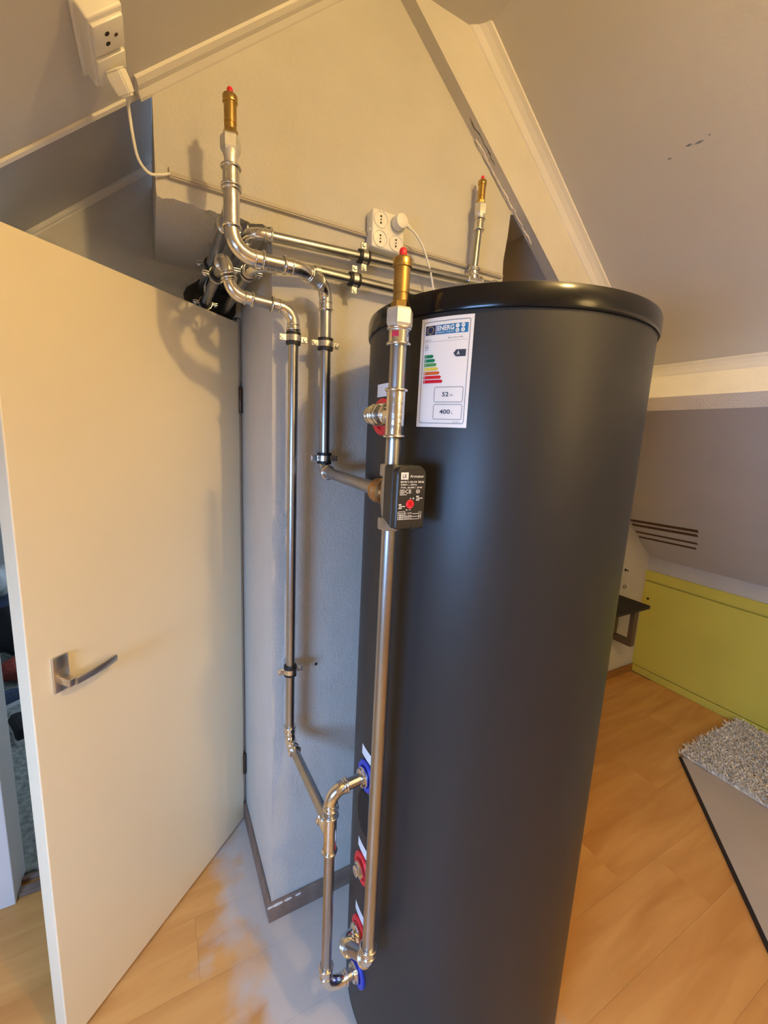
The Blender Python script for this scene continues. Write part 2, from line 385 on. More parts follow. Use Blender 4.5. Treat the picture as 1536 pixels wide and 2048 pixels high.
# cornice between rafter and right ceiling
def cornice(name, pf, x0, x1, ywall, wy, wp, lab):
    b = bm_(); out = []
    prof = [(0, -0.002), (wy, -0.002), (wy, 0.006), (wy * 0.72, 0.010), (wy * 0.4, wp * 0.55), (wy * 0.14, wp * 0.9), (0, wp)]
    A = [pf(x0, p, ywall - q) for q, p in prof]; B = [pf(x1, p, ywall - q) for q, p in prof]
    va = [b.verts.new(p) for p in A]; vb = [b.verts.new(p) for p in B]; n = len(prof)
    b.faces.new(va); b.faces.new(vb)
    for i in range(n): b.faces.new((va[i], va[(i + 1) % n], vb[(i + 1) % n], vb[i]))
    return struct(obj(name, b, 'trim'), lab)
cornice('trim_2', spar_pt, 0.80, 1.84, 1.120, 0.042, 0.032, 'pale cornice between rafter and right ceiling')
SNL = V((TAN, 0, -1)).normalized(); SDL = V((-1, 0, -TAN)).normalized()
def lsp(x, perp, y): return V((x, y, zl(x))) + SNL * perp
cornice('trim_3', lsp, -0.004, XL_F + 0.01, YF + 0.001, 0.05, 0.018, 'pale cornice between gable wall and left ceiling')
# header trim across the left slope where the ceiling steps back over the recess
b = bm_(); hexa(b, [lsp(-1.5, 0.005, 1.163), lsp(0.026, 0.005, 1.163), lsp(0.026, 0.007, 1.172), lsp(-1.5, 0.007, 1.172), lsp(-1.5, -0.02, 1.162), lsp(0.026, -0.02, 1.162), lsp(0.026, -0.06, 1.178), lsp(-1.5, -0.06, 1.178)])
struct(obj('trim_4', b, 'trim'), 'pale edge trim where the left ceiling steps back')
def lspr(x, perp, y): return V((x, y, zc_(x))) + SNL * perp
cornice('trim_5', lspr, -1.2, 0.026, YD + .001, 0.018, 0.014, 'pale cornice over the doorway wall')
# purlin along the right slope
b = bm_(); P0 = V((1.818, 0, zr(1.818)))
sec = [P0 - SN * 0.01, P0 + SN * 0.150, P0 + SN * 0.150 + SD * 0.07, P0 - SN * 0.01 + SD * 0.07]
prism(b, [p + V((0, Y_REAR, 0)) for p in sec], (0, 1.62 - Y_REAR, 0))
struct(obj('trim_6', b, 'beam'), 'rough plastered purlin beam under the right slope')
b = bm_(); prof = [(0.002, -0.002), (-0.032, -0.002), (-0.032, 0.006), (-0.022, 0.010), (-0.012, 0.018), (-0.004, 0.03), (0.002, 0.034)]
prism(b, [P0 + SD * q + SN * p + V((0, Y_REAR, 0)) for q, p in prof], (0, 1.118 - Y_REAR, 0))
struct(obj('trim_7', b, 'trim'), 'pale cornice above the purlin beam')

# baseboards
b = bm_(); box(b, (0.271, YF - 0.012, 0), (1.75, YF, 0.070), 0.003); bb = struct(obj('baseboard_back', b, 'brownbase'), 'chipped brown baseboard round the chimney breast')
b = bm_(); box(b, (0.271, YF - 0.0005, 0), (0.283, YD, 0.070), 0.003); obj('return_board', b, 'brownbase', bb)
for (x, w) in ((0.30, 0.022), (0.335, 0.016), (0.37, 0.012), (0.275, 0.01)):
    b = bm_(); lathe(b, (x, YF - 0.0125, 0.064), (0, -1, 0), [(0.003, 0), (0.004 + w * 0.12, 0.0004), (0.002, 0.0012)], 7)
    for v in b.verts: v.co.x = x + (v.co.x - x) * (1 + w * 90)
    obj('plaster_chip', b, 'chip', bb)
b = bm_(); box(b, (1.75, 1.606, 0), (X_KR - 0.006, 1.62, 0.055), 0.003); struct(obj('baseboard_right', b, 'oakbase'), 'oak baseboard under the end wall')

# doorway frame
b = bm_(); box(b, (DOOR_L - 0.06, YD - 0.018, 0), (DOOR_L, YD + 0.11, 1.84), 0.003); fr = struct(obj('trim_8', b, 'jamb'), 'white painted door jamb beside the open gap')
b = bm_(); box(b, (DOOR_R + .008, YD + 0.002, 0), (0.2812, YD + 0.11, DOOR_H), 0.003); box(b, (0.222, YD + 0.02, 0), (DOOR_R + .009, YD + 0.11, DOOR_H), 0.003); struct(obj('trim_9', b, 'jamb'), 'white painted hinge jamb')
b = bm_(); box(b, (DOOR_L, YD + 0.0, 0), (DOOR_R, YD + 0.035, 0.012), 0.003); box(b, (DOOR_L, YD + 0.055, 0), (DOOR_R, YD + 0.07, 0.016), 0.003)
struct(obj('trim_10', b, 'brownbase'), 'dark threshold strips in the doorway')

# roof window behind the camera (source of the daylight)
def wpt(x, y, out): return V((x, y, zl(x))) - SNL * out
b = bm_()
for (x0, x1, y0, y1) in ((WX0, WX0 + .05, WY0, WY1), (WX1 - .05, WX1, WY0, WY1), (WX0 + .05, WX1 - .05, WY0, WY0 + .05), (WX0 + .05, WX1 - .05, WY1 - .05, WY1)):
    hexa(b, [wpt(x0, y0, -0.005), wpt(x1, y0, -0.005), wpt(x1, y1, -0.005), wpt(x0, y1, -0.005), wpt(x0, y0, 0.07), wpt(x1, y0, 0.07), wpt(x1, y1, 0.07), wpt(x0, y1, 0.07)])
struct(obj('window_1', b, 'trim'), 'roof window in the left slope')

# ------------------------------------------------------------------ the room beyond the doorway
b = bm_(); box(b, (-1.95, YD + 0.10, -0.10), (0.6, 4.10, 0.0)); struct(obj('floor_next_room', b, 'carpet'), 'grey speckled carpet beyond the doorway')
b = bm_(); box(b, (-1.95, 4.10, 0), (0.6, 4.2, 2.5)); wn = struct(obj('wall_next_room', b, 'plaster'), 'pale back wall of the next room')
b = bm_(); box(b, (-1.94, 4.085, 0), (0.59, 4.10, 0.07)); obj('baseboard', b, 'jamb', wn)
b = bm_(); box(b, (0.5, YD + 0.1, 0), (0.6, 4.1, 2.5)); struct(obj('wall_next_room_right', b, 'plaster'), 'window wall of the next room')
b = bm_(); box(b, (-2.0, YD + 0.1, 0), (-1.9, 4.1, 2.5)); struct(obj('wall_next_room_left', b, 'plaster'), 'left wall of the next room')
b = bm_(); box(b, (-2.0, YD + 0.1, 2.5), (0.6, 4.2, 2.55)); struct(obj('ceiling_next_room', b, 'ceiling'), 'ceiling of the next room')
b = bm_()
for (y0, y1, z0, z1) in ((2.2, 2.26, 0.75, 1.95), (3.24, 3.30, 0.75, 1.95), (2.26, 3.24, 0.75, 0.81), (2.26, 3.24, 1.89, 1.95)):
    box(b, (0.46, y0, z0), (0.50, y1, z1))
struct(obj('window_2', b, 'trim'), 'window of the next room')

def blob(bm, c, rad, seed=0, rough=0.15, flat=None, sub=3):
    bmesh.ops.create_icosphere(bm, subdivisions=sub, radius=1.0)
    rnd = random.Random(seed); ks = [(V((rnd.uniform(-3, 3), rnd.uniform(-3, 3), rnd.uniform(-3, 3))), rnd.uniform(0, 6)) for _ in range(5)]
    for v in bm.verts:
        d = v.co.copy(); s = 1 + rough * sum(math.sin(k.dot(d) * 1.6 + ph) for k, ph in ks) / 2.5
        v.co = V((c[0] + d.x * rad[0] * s, c[1] + d.y * rad[1] * s, c[2] + d.z * rad[2] * s))
        if flat is not None and v.co.z < flat: v.co.z = flat
def shoe(loc, ang, label, mt, grp='shoes lying beyond the door gap'):
    t = thing('shoe', loc, label, 'shoe', grp); L0 = V(loc); c, s = math.cos(ang), math.sin(ang)
    R = lambda x, y, z: L0 + V((x * c - y * s, x * s + y * c, z))
    b = bm_(); st = [(-0.13, 0.030), (-0.09, 0.036), (0.0, 0.034), (0.07, 0.046), (0.12, 0.042), (0.145, 0.02)]
    pl = [R(x, w, 0) for x, w in st] + [R(x, -w, 0) for x, w in reversed(st)]; prism(b, pl, (0, 0, 0.022)); obj('sole', b, 'bag_white', t)
    b = bm_(); rings = []
    for x, w, h in ((-0.125, 0.026, 0.085), (-0.09, 0.033, 0.095), (-0.03, 0.032, 0.085), (0.03, 0.036, 0.062), (0.09, 0.042, 0.045), (0.135, 0.026, 0.034)):
        rings.append([b.verts.new(R(x, w * q, 0.020 + (h - 0.020) * e)) for q, e in ((1, 0), (0.95, 0.5), (0.6, 0.9), (0, 1.0), (-0.6, 0.9), (-0.95, 0.5), (-1, 0))])
    for i in range(5):
        for k in range(6): b.faces.new((rings[i][k], rings[i][k + 1], rings[i + 1][k + 1], rings[i + 1][k]))
    b.faces.new(rings[0]); b.faces.new(rings[-1])
    for i in range(5): b.faces.new((rings[i][0], rings[i][6], rings[i + 1][6], rings[i + 1][0]))
    obj('upper', b, mt, t, True)
shoe((-0.675, 2.62, 0.0), 1.9, 'black shoe with pale sole nearest the door gap on grey carpet', 'fabric_black')
shoe((-0.74, 2.95, 0.0), 0.7, 'dark shoe lying behind the nearest black shoe', 'fabric_blue')
b = bm_(); blob(b, (-0.79, 3.20, 0.075), (0.12, 0.09, 0.075), 3, 0.25, 0.002); tag(obj('knitted_sweater', b, 'fabric_red', None, True, 60), 'reddish patterned knitted sweater heaped on the floor beyond the door', 'clothing')
b = bm_(); blob(b, (-0.86, 3.50, 0.20), (0.13, 0.10, 0.20), 11, 0.22, 0.002); tag(obj('duffel_bag', b, 'fabric_black', None, True, 60), 'black fabric bag behind the red sweater beyond the door', 'bag')
b = bm_(); blob(b, (-0.95, 3.66, 0.53), (0.09, 0.07, 0.10), 5, 0.25); tag(obj('plastic_bag', b, 'bag_white', None, True, 60), 'white plastic bag lying on top of the dark bags', 'bag')
b = bm_(); blob(b, (-1.02, 3.82, 0.20), (0.13, 0.12, 0.20), 21, 0.2, 0.002); tag(obj('backpack', b, 'fabric_blue', None, True, 60), 'dark blue backpack at the far wall of the next room', 'bag')
b = bm_(); prism(b, [(-0.735, 2.70, 0.001), (-0.66, 2.73, 0.001), (-0.68, 2.80, 0.001), (-0.755, 2.77, 0.001)], (0, 0, 0.006)); tag(obj('paper_sheet', b, 'bag_white'), 'small white paper lying between the shoes on the carpet', 'paper')

# ------------------------------------------------------------------ door
HX, HY = 0.271, 1.580
DD = V((-math.cos(math.radians(43)), -math.sin(math.radians(43)), 0)); DNRM = V((-DD.y, DD.x, 0))     # along the leaf to the free edge; front face normal
if DNRM.x < 0: DNRM = -DNRM
DW, DT, DZ0, DZ1 = 0.722, 0.040, 0.010, 1.967
H0 = V((HX, HY, 0))
door = bpy.data.objects.new('door_1', None); COL.objects.link(door); door.location = H0; WORLD[door] = H0.copy()
door['kind'] = 'structure'; door['label'] = 'cream flush interior door standing half open'
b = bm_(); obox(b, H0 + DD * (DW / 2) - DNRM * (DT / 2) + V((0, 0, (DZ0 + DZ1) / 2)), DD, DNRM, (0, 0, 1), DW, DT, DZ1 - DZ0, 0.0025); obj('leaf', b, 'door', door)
for hz in (1.711, 0.265):
    b = bm_(); lathe(b, H0 + DNRM * 0.004 + DD * -0.002 + V((0, 0, hz - 0.045)), (0, 0, 1), [(0.0055, 0), (0.007, 0.002), (0.007, 0.043), (0.006, 0.044), (0.006, 0.046), (0.007, 0.047), (0.007, 0.088), (0.0055, 0.09)], 12); obj('hinge', b, 'hinge', door, True)
HC = H0 + DD * 0.660 + V((0, 0, 1.034))
b = bm_(); obox(b, HC + DNRM * 0.004, DD, DNRM, (0, 0, 1), 0.036, 0.008, 0.088, 0.0035); hd = obj('door_handle', b, 'handle', door, True); hd['label'] = 'brushed nickel lever handle with rectangular plate'
b = bm_(); sp = HC + V((0, 0, -0.014))
obox(b, sp + DNRM * 0.024, DD, DNRM, (0, 0, 1), 0.019, 0.040, 0.017, 0.002)
obj('spindle', b, 'handle', hd, True)
b = bm_(); path = []
for i in range(9):
    t = i / 8; path.append(sp + DNRM * (0.043 + 0.006 * math.sin(t * 2.4)) - DD * (0.006 + 0.098 * t) + V((0, 0, 0.010 * t)))
rings = []
for i, p in enumerate(path):
    w = 0.009 if i < 8 else 0.0075; a = V((0, 0, 1)) * w; c = DNRM * 0.0045
    rings.append([b.verts.new(p + a * s1 + c * s2) for s1, s2 in ((1, -1), (1, 0.6), (0.7, 1), (-0.7, 1), (-1, 0.6), (-1, -1))])
for i in range(8):
    for k in range(6): b.faces.new((rings[i][k], rings[i][(k + 1) % 6], rings[i + 1][(k + 1) % 6], rings[i + 1][k]))
b.faces.new(rings[0]); b.faces.new(rings[-1]); obj('lever', b, 'handle', hd, True)

# ------------------------------------------------------------------ water tank
TC = V((0.731, 0.788, 0)); TR = 0.31; LID0, LID1 = 1.828, 1.866
tank = thing('water_tank', TC, 'tall dark grey cylindrical hot water tank with glossy black lid', 'water tank')
b = bm_(); lathe(b, TC + V((0, 0, 0.03)), (0, 0, 1), [(TR - 0.006, 0), (TR, 0.006), (TR, LID0 - 0.032), (TR - 0.002, LID0 - 0.030)], 128); obj('jacket', b, 'tank', tank, True)
b = bm_(); lathe(b, TC, (0, 0, 1), [(TR - 0.03, 0), (TR - 0.012, 0.0), (TR - 0.012, 0.034), (TR - 0.03, 0.034)], 96); obj('base_ring', b, 'lid', tank, True)
b = bm_(); lathe(b, TC, (0, 0, 1), [(TR - 0.01, LID0 - 0.006), (TR + 0.004, LID0 - 0.004), (TR + 0.0055, LID0), (TR + 0.0055, LID1 - 0.012), (TR + 0.003, LID1 - 0.004), (TR - 0.004, LID1 - 0.001), (TR - 0.02, LID1), (0.02, LID1 + 0.012)], 128); obj('lid', b, 'lid', tank, True)
PX, PY = TC.x - TR, TC.y
def cyl_pt(u, z, r): # u metres along the jacket from azimuth 180 (towards -Y side positive)
    an = math.pi + u / TR; return V((TC.x + r * math.cos(an), TC.y + r * math.sin(an), z))
# port collars
PORTS = [(1.645, 'redcap', 'red collar of the top port'), (0.795, 'bluering', 'blue collar of the port with the return elbow'), (0.529, 'redcap', 'red collar with the chrome plug'), (0.330, 'redcap', 'red collar of the lower feed port'), (0.205, 'bluering', 'blue collar of the bottom port')]
for pz, pm, pl in PORTS:
    b = bm_(); lathe(b, (PX + 0.006, PY, pz), (-1, 0, 0), [(0.038, 0), (0.038, 0.009), (0.035, 0.012), (0.026, 0.011), (0.024, 0.006)], 32)
    co = obj('port_collar', b, pm, tank, True); co['label'] = pl
    b = bm_(); u0, z0 = 0.004, pz + 0.041; n = 4
    A = [cyl_pt(-0.030 + 0.06 * i / n, z0, TR + 0.0006) for i in range(n + 1)]; B = [cyl_pt(-0.030 + 0.06 * i / n, z0 + 0.026, TR + 0.0006) for i in range(n + 1)]
    va = [b.verts.new(p) for p in A]; vb = [b.verts.new(p) for p in B]
    for i in range(n): b.faces.new((va[i], va[i + 1], vb[i + 1], vb[i]))
    obj('port_sticker', b, 'paper', tank)
b = bm_(); lathe(b, (PX + 0.002, PY, 0.529), (-1, 0, 0), [(0.022, 0), (0.022, 0.014), (0.014, 0.016), (0.014, 0.022), (0.011, 0.024)], 6); obj('plug', b, 'zincfit', tank, True, 25)
b = bm_(); n = 20
vc = [b.verts.new(cyl_pt(0.040 * math.cos(2 * math.pi * i / n), 0.690 + 0.055 * math.sin(2 * math.pi * i / n), TR + 0.003)) for i in range(n)]
vo = [b.verts.new(cyl_pt(0.044 * math.cos(2 * math.pi * i / n), 0.690 + 0.059 * math.sin(2 * math.pi * i / n), TR - 0.001)) for i in range(n)]
b.faces.new(vc)
for i in range(n): b.faces.new((vc[i], vc[(i + 1) % n], vo[(i + 1) % n], vo[i]))
obj('oval_cover', b, 'hole', tank)

# --- energy label wrapped on the jacket
LU0, LU1 = math.radians(19.5) * TR, math.radians(38.05) * TR
LZ0, LZ1 = 1.626, 1.816; LWID, LHEI = LU1 - LU0, LZ1 - LZ0
lab = thing('energy_label', cyl_pt((LU0 + LU1) / 2, LZ0, TR), 'white EU energy label sticker reading ENERG, 52 W and 400 L on the tank', 'sticker')
def lp(u, v, off): # u,v in 0..1
    return cyl_pt(LU0 + u * LWID, LZ0 + v * LHEI, TR + off)
def lab_poly(name, pts, mt, off, parent, holes=False):
    b = bm_(); 
    vs = [b.verts.new(lp(u, v, off)) for u, v in pts]; b.faces.new(vs); return obj(name, b, mt, parent)
def lab_rect(name, u0, v0, u1, v1, mt, off, parent, n=10):
    b = bm_(); A = [b.verts.new(lp(u0 + (u1 - u0) * i / n, v0, off)) for i in range(n + 1)]; B = [b.verts.new(lp(u0 + (u1 - u0) * i / n, v1, off)) for i in range(n + 1)]
    for i in range(n): b.faces.new((A[i], A[i + 1], B[i + 1], B[i]))
    return obj(name, b, mt, parent)
def lab_frame(name, u0, v0, u1, v1, w, rad, mt, off, parent):
    asp = LWID / LHEI; b = bm_(); out, inn = [], []
    for cx, cy, a0 in ((u1 - rad, v1 - rad * asp, 0), (u0 + rad, v1 - rad * asp, 90), (u0 + rad, v0 + rad * asp, 180), (u1 - rad, v0 + rad * asp, 270)):
        for k in range(6):
            a = math.radians(a0 + k * 18); out.append((cx + rad * math.cos(a), cy + rad * asp * math.sin(a))); inn.append((cx + (rad - w) * math.cos(a), cy + (rad - w) * asp * math.sin(a)))
    def dens(L):
        r = []
        for i, (p, q) in enumerate(zip(L, L[1:] + L[:1])):
            k = 8 if i % 6 == 5 else 1
            for j in range(k): r.append((p[0] + (q[0] - p[0]) * j / k, p[1] + (q[1] - p[1]) * j / k))
        return r
    out, inn = dens(out), dens(inn)
    vo = [b.verts.new(lp(u, v, off)) for u, v in out]; vi = [b.verts.new(lp(u, v, off)) for u, v in inn]; n = len(vo)
    for i in range(n): b.faces.new((vo[i], vo[(i + 1) % n], vi[(i + 1) % n], vi[i]))
    return obj(name, b, mt, parent)
def text_bm(s, bold=0.0):
    cu = bpy.data.curves.new('t', 'FONT'); cu.body = s; cu.size = 1.0; cu.resolution_u = 3; cu.offset = bold
    to = bpy.data.objects.new('t', cu); COL.objects.link(to)
    dg = bpy.context.evaluated_depsgraph_get(); me = bpy.data.meshes.new_from_object(to.evaluated_get(dg))
    bpy.data.objects.remove(to); bpy.data.curves.remove(cu)
    b = bm_(); b.from_mesh(me); bpy.data.meshes.remove(me); return b
def fit_text(b, width):
    xs = [v.co.x for v in b.verts]; ys = [v.co.y for v in b.verts]; return min(xs), max(xs), min(ys), max(ys)
def lab_text(s, u0, v0, u1, v1, mt, off, parent, bold=0.0):
    b = text_bm(s, bold); x0, x1, y0, y1 = fit_text(b, 1)
    for v in b.verts:
        v.co = lp(u0 + (v.co.x - x0) / (x1 - x0) * (u1 - u0), v0 + (v.co.y - y0) / (y1 - y0) * (v1 - v0), off)
    return obj('lettering', b, mt, parent)
lab_rect('sticker_sheet', 0, 0, 1, 1, 'paper', 0.0006, lab, 16)
lab_frame('border', 0.055, 0.035, 0.945, 0.968, 0.012, 0.03, 'greyink', 0.0009, lab)
fl = lab_rect('flag_panel', 0.095, 0.848, 0.30, 0.932, 'navy', 0.0009, lab, 4)
for k in range(12):
    a = math.radians(30 * k); cu_, cv_ = 0.197 + 0.062 * math.cos(a), 0.890 + 0.062 * 0.53 * math.sin(a)
    lab_poly('star', [(cu_ + 0.010 * math.cos(j * 1.2566) , cv_ + 0.0053 * math.sin(j * 1.2566)) for j in range(5)], 'lab_d', 0.0012, fl)
en = lab_rect('title_panel', 0.315, 0.848, 0.905, 0.932, 'cyan', 0.0009, lab, 8)
lab_text('ENERG', 0.335, 0.879, 0.655, 0.923, 'white_print', 0.0012, en, 0.03)
lab_text('енергия \u00b7 \u03b5\u03bd\u03b5\u03c1\u03b3\u03b5\u03b9\u03b1', 0.335, 0.856, 0.655, 0.870, 'white_print', 0.0012, en)
for (cu_, cv_, s) in ((0.715, 0.910, 'Y'), (0.815, 0.912, 'IJA'), (0.715, 0.870, 'IE'), (0.815, 0.872, 'IA')):
    d = lab_poly('disc', [(cu_ + 0.036 * math.cos(j * math.pi / 8), cv_ + 0.0182 * math.sin(j * math.pi / 8)) for j in range(16)], 'white_print', 0.0012, en)
    lab_text(s, cu_ - 0.010 * len(s), cv_ - 0.008, cu_ + 0.010 * len(s), cv_ + 0.008, 'cyan', 0.0015, lab)
lab_text('METRO', 0.10, 0.797, 0.215, 0.808, 'greyink', 0.0009, lab, 0.01)
lab_text('Metro Therm 400L', 0.555, 0.805, 0.83, 0.817, 'greyink', 0.0009, lab, 0.01)
lab_rect('rule', 0.10, 0.787, 0.90, 0.789, 'greyink', 0.0009, lab, 8)
lab_frame('tank_pictogram', 0.105, 0.712, 0.165, 0.765, 0.008, 0.012, 'greyink', 0.0009, lab)
lab_rect('tank_pictogram_band', 0.105, 0.735, 0.165, 0.744, 'greyink', 0.0012, lab, 2)
for i, (mt, ch) in enumerate(zip(('lab_a', 'lab_b', 'lab_c', 'lab_d', 'lab_e', 'lab_f', 'lab_g'), 'ABCDEFG')):
    v1 = 0.671 - i * 0.0385; v0 = v1 - 0.030; u1 = 0.295 + i * 0.035
    b = bm_(); ue = u1 - 0.028; K = 7
    A = [b.verts.new(lp(0.10 + (ue - 0.10) * q / K, v0, 0.0009)) for q in range(K + 1)]; B = [b.verts.new(lp(0.10 + (ue - 0.10) * q / K, v1, 0.0009)) for q in range(K + 1)]
    for q in range(K): b.faces.new((A[q], A[q + 1], B[q + 1], B[q]))
    b.faces.new((A[-1], b.verts.new(lp(u1, (v0 + v1) / 2, 0.0009)), B[-1])); ar = obj('arrow', b, mt, lab)
    lab_text(ch, 0.118, v0 + 0.007, 0.145, v1 - 0.007, 'white_print', 0.0012, ar)
lab_poly('rating_arrow_tip', [(0.67, 0.672), (0.72, 0.641), (0.72, 0.703)], 'ink', 0.0009, lab); ar = lab_rect('rating_arrow', 0.72, 0.641, 0.895, 0.703, 'ink', 0.0009, lab, 5)
lab_text('A', 0.735, 0.655, 0.785, 0.690, 'white_print', 0.0012, ar, 0.015)
lab_frame('value_box', 0.35, 0.232, 0.90, 0.375, 0.011, 0.035, 'greyink', 0.0009, lab)
lab_frame('value_box', 0.35, 0.072, 0.90, 0.215, 0.011, 0.035, 'greyink', 0.0009, lab)
lab_text('52', 0.51, 0.285, 0.635, 0.326, 'ink', 0.0009, lab, 0.02); lab_text('W', 0.655, 0.285, 0.72, 0.307, 'greyink', 0.0009, lab, 0.01)
lab_text('400', 0.48, 0.125, 0.685, 0.166, 'ink', 0.0009, lab, 0.02); lab_text('L', 0.71, 0.125, 0.74, 0.147, 'greyink', 0.0009, lab, 0.01)
lab_text('2017', 0.075, 0.045, 0.135, 0.055, 'greyink', 0.0009, lab, 0.01); lab_text('812/2013', 0.74, 0.045, 0.88, 0.056, 'greyink', 0.0009, lab, 0.01)

# ------------------------------------------------------------------ pipe system
def bead(p, d, r, parent, big=1.0):
    b = bm_(); torus(b, p, d, r + 0.0026, 0.0030 * big, 24, 8); return obj('press_ring', b, 'zincfit', parent, True, 60)
def straight(p, q, r, parent, mt='zinc', name='pipe'):
    if (V(q) - V(p)).length < 0.004: return None
    b = bm_(); sweep(b, [V(p), V(q)], r, 24); return obj(name, b, mt, parent, True)
def run(t, pts, r, fil, sock=0.022, start=0.0, end=0.0, socks=None):
    """straight lengths + press elbows along a polyline; fil = bend radius per inner corner"""
    pts = [V(p) for p in pts]; n = len(pts); cur = pts[0].copy()
    for i in range(1, n - 1):
        P_, d0, d1 = pts[i], (pts[i] - pts[i - 1]).normalized(), (pts[i + 1] - pts[i]).normalized()
        f = fil[i - 1] if isinstance(fil, (list, tuple)) else fil
        s = socks[i - 1] if socks else (sock, sock)
        ang = d0.angle(d1); tl = f * math.tan(ang / 2)
        A, B = P_ - d0 * tl, P_ + d1 * tl
        nrm = (d1 - d0 * d1.dot(d0)).normalized(); C = A + nrm * f
        arc = []
        K = max(4, int(ang / 0.14))
        for k in range(K + 1):
            a = ang * k / K; arc.append(C - nrm * f * math.cos(a) + d0 * f * math.sin(a))
        ea, eb = A - d0 * s[0], B + d1 * s[1]
        straight(cur, ea, r, t)
        b = bm_(); path = ([ea] if s[0] > 0 else []) + arc + ([eb] if s[1] > 0 else [])
        sweep(b, path, r + 0.0022, 24); e = obj('elbow', b, 'zincfit', t, True, 50)
        if s[0] > 0: bead(ea + d0 * 0.003, d0, r + .0006, e); bead(A - d0 * 0.002, d0, r + .0001, e, 0.55)
        if s[1] > 0: bead(eb - d1 * 0.003, d1, r + .0006, e); bead(B + d1 * 0.002, d1, r + .0001, e, 0.55)
        cur = eb
    straight(cur, pts[-1], r, t)
def sleeve(p, q, r, t, name='sleeve', mt='zincfit', rings=True):
    p, q = V(p), V(q); d = (q - p).normalized(); b = bm_(); sweep(b, [p, q], r + 0.0024, 24); s = obj(name, b, mt, t, True)
    if rings: bead(p + d * 0.003, d, r + .0008, s); bead(q - d * 0.003, d, r + .0008, s)
    return s
def tee(c, axis, half, br, blen, r, t):
    c, axis, br = V(c), V(axis).normalized(), V(br).normalized()
    b = bm_(); sweep(b, [c - axis * half, c + axis * half], r + 0.0024, 24)
    sweep(b, [c, c + br * blen], r + 0.0022, 24); o = obj('tee', b, 'zincfit', t, True)
    bead(c - axis * (half - .003), axis, r + .0008, o); bead(c + axis * (half - .003), axis, r + .0008, o); bead(c + br * (blen - .003), br, r + .0006, o)
    return o

def air_vent(base, s, label, nut_h=0.03, nut_r=0.024):
    """automatic air vent on a hex adapter; base = top of the pipe"""
    t = thing('air_vent', base, label, 'air vent', 'brass air vents on the pipes'); B = V(base); z = V((0, 0, 1))
    b = bm_(); lathe(b, B, z, [(nut_r * 0.62, -0.028 * s), (nut_r * 0.66, -0.012 * s), (nut_r * 0.86, 0)], 24); obj('adapter_neck', b, 'zincdull', t, True)
    b = bm_(); r6 = nut_r
    lathe(b, B, z, [(r6 * 0.88, -0.002), (r6, 0.004), (r6, nut_h - 0.004), (r6 * 0.9, nut_h)], 6, phase=0.35); obj('hex_nut', b, 'zincdull', t)
    h = nut_h
    b = bm_(); lathe(b, B, z, [(0.0150 * s, h - 0.002), (0.0165 * s, h + 0.002), (0.0165 * s, h + 0.010 * s), (0.0145 * s, h + 0.012 * s)], 6, phase=0.1); obj('brass_hex', b, 'brass', t)
    b = bm_(); lathe(b, B, z, [(0.0135 * s, h + 0.010 * s), (0.0135 * s, h + 0.022 * s), (0.0125 * s, h + 0.0225 * s), (0.0125 * s, h + 0.024 * s), (0.0138 * s, h + 0.0245 * s), (0.0138 * s, h + 0.066 * s)], 32); obj('vent_body', b, 'brass', t, True)
    b = bm_(); lathe(b, B, z, [(0.0138 * s, h + 0.064 * s), (0.0160 * s, h + 0.065 * s), (0.0163 * s, h + 0.067 * s), (0.0163 * s, h + 0.077 * s), (0.0150 * s, h + 0.079 * s), (0.0085 * s, h + 0.083 * s), (0.005 * s, h + 0.083 * s)], 32); obj('vent_cap', b, 'brass', t, True)
    b = bm_(); lathe(b, B, z, [(0.0058 * s, h + 0.082 * s), (0.0064 * s, h + 0.083 * s), (0.0064 * s, h + 0.092 * s), (0.0045 * s, h + 0.095 * s)], 14); obj('red_cap', b, 'redcap', t, True)
    return t

def clamp(c, axis, wall, r, label, grp='rubber-lined pipe clamps', stud=None):
    """two-piece clamp; axis = pipe direction, wall = direction to the wall"""
    c, axis, wall = V(c), V(axis).normalized(), V(wall).normalized(); side = axis.cross(wall).normalized()
    t = thing('pipe_clamp', c, label, 'pipe clamp', grp)
    def ring(r0, r1, w):
        b = bm_(); lathe(b, c - axis * (w / 2), axis, [(r0, 0), (r1, 0), (r1, w), (r0, w), (r0, 0)], 28, caps=False); return b
    obj('rubber_lining', ring(r + 0.0004, r + 0.0056, 0.030), 'rubber', t, True)
    obj('steel_band', ring(r + 0.0057, r + 0.0072, 0.014), 'steel', t, True)
    for s in (-1, 1):
        p = c + side * s * (r + 0.014)
        b = bm_(); obox(b, p - wall * 0.002, side, axis, wall, 0.018, 0.015, 0.0028, 0.001); obox(b, p + wall * 0.003, side, axis, wall, 0.018, 0.015, 0.0028, 0.001); ear = obj('bolt_tab', b, 'steel', t)
        b = bm_(); lathe(b, p + side * s * 0.002 - wall * 0.0035, -wall, [(0.0052, 0), (0.0052, 0.002), (0.0042, 0.0036), (0.0015, 0.0036), (0.0012, 0.0022)], 12); obj('screw', b, 'steel', ear, True)
    if stud:
        b = bm_(); sweep(b, [c + wall * (r + 0.005), c + wall * stud], 0.0042, 10); obj('stud', b, 'steel', t, True)
    return t

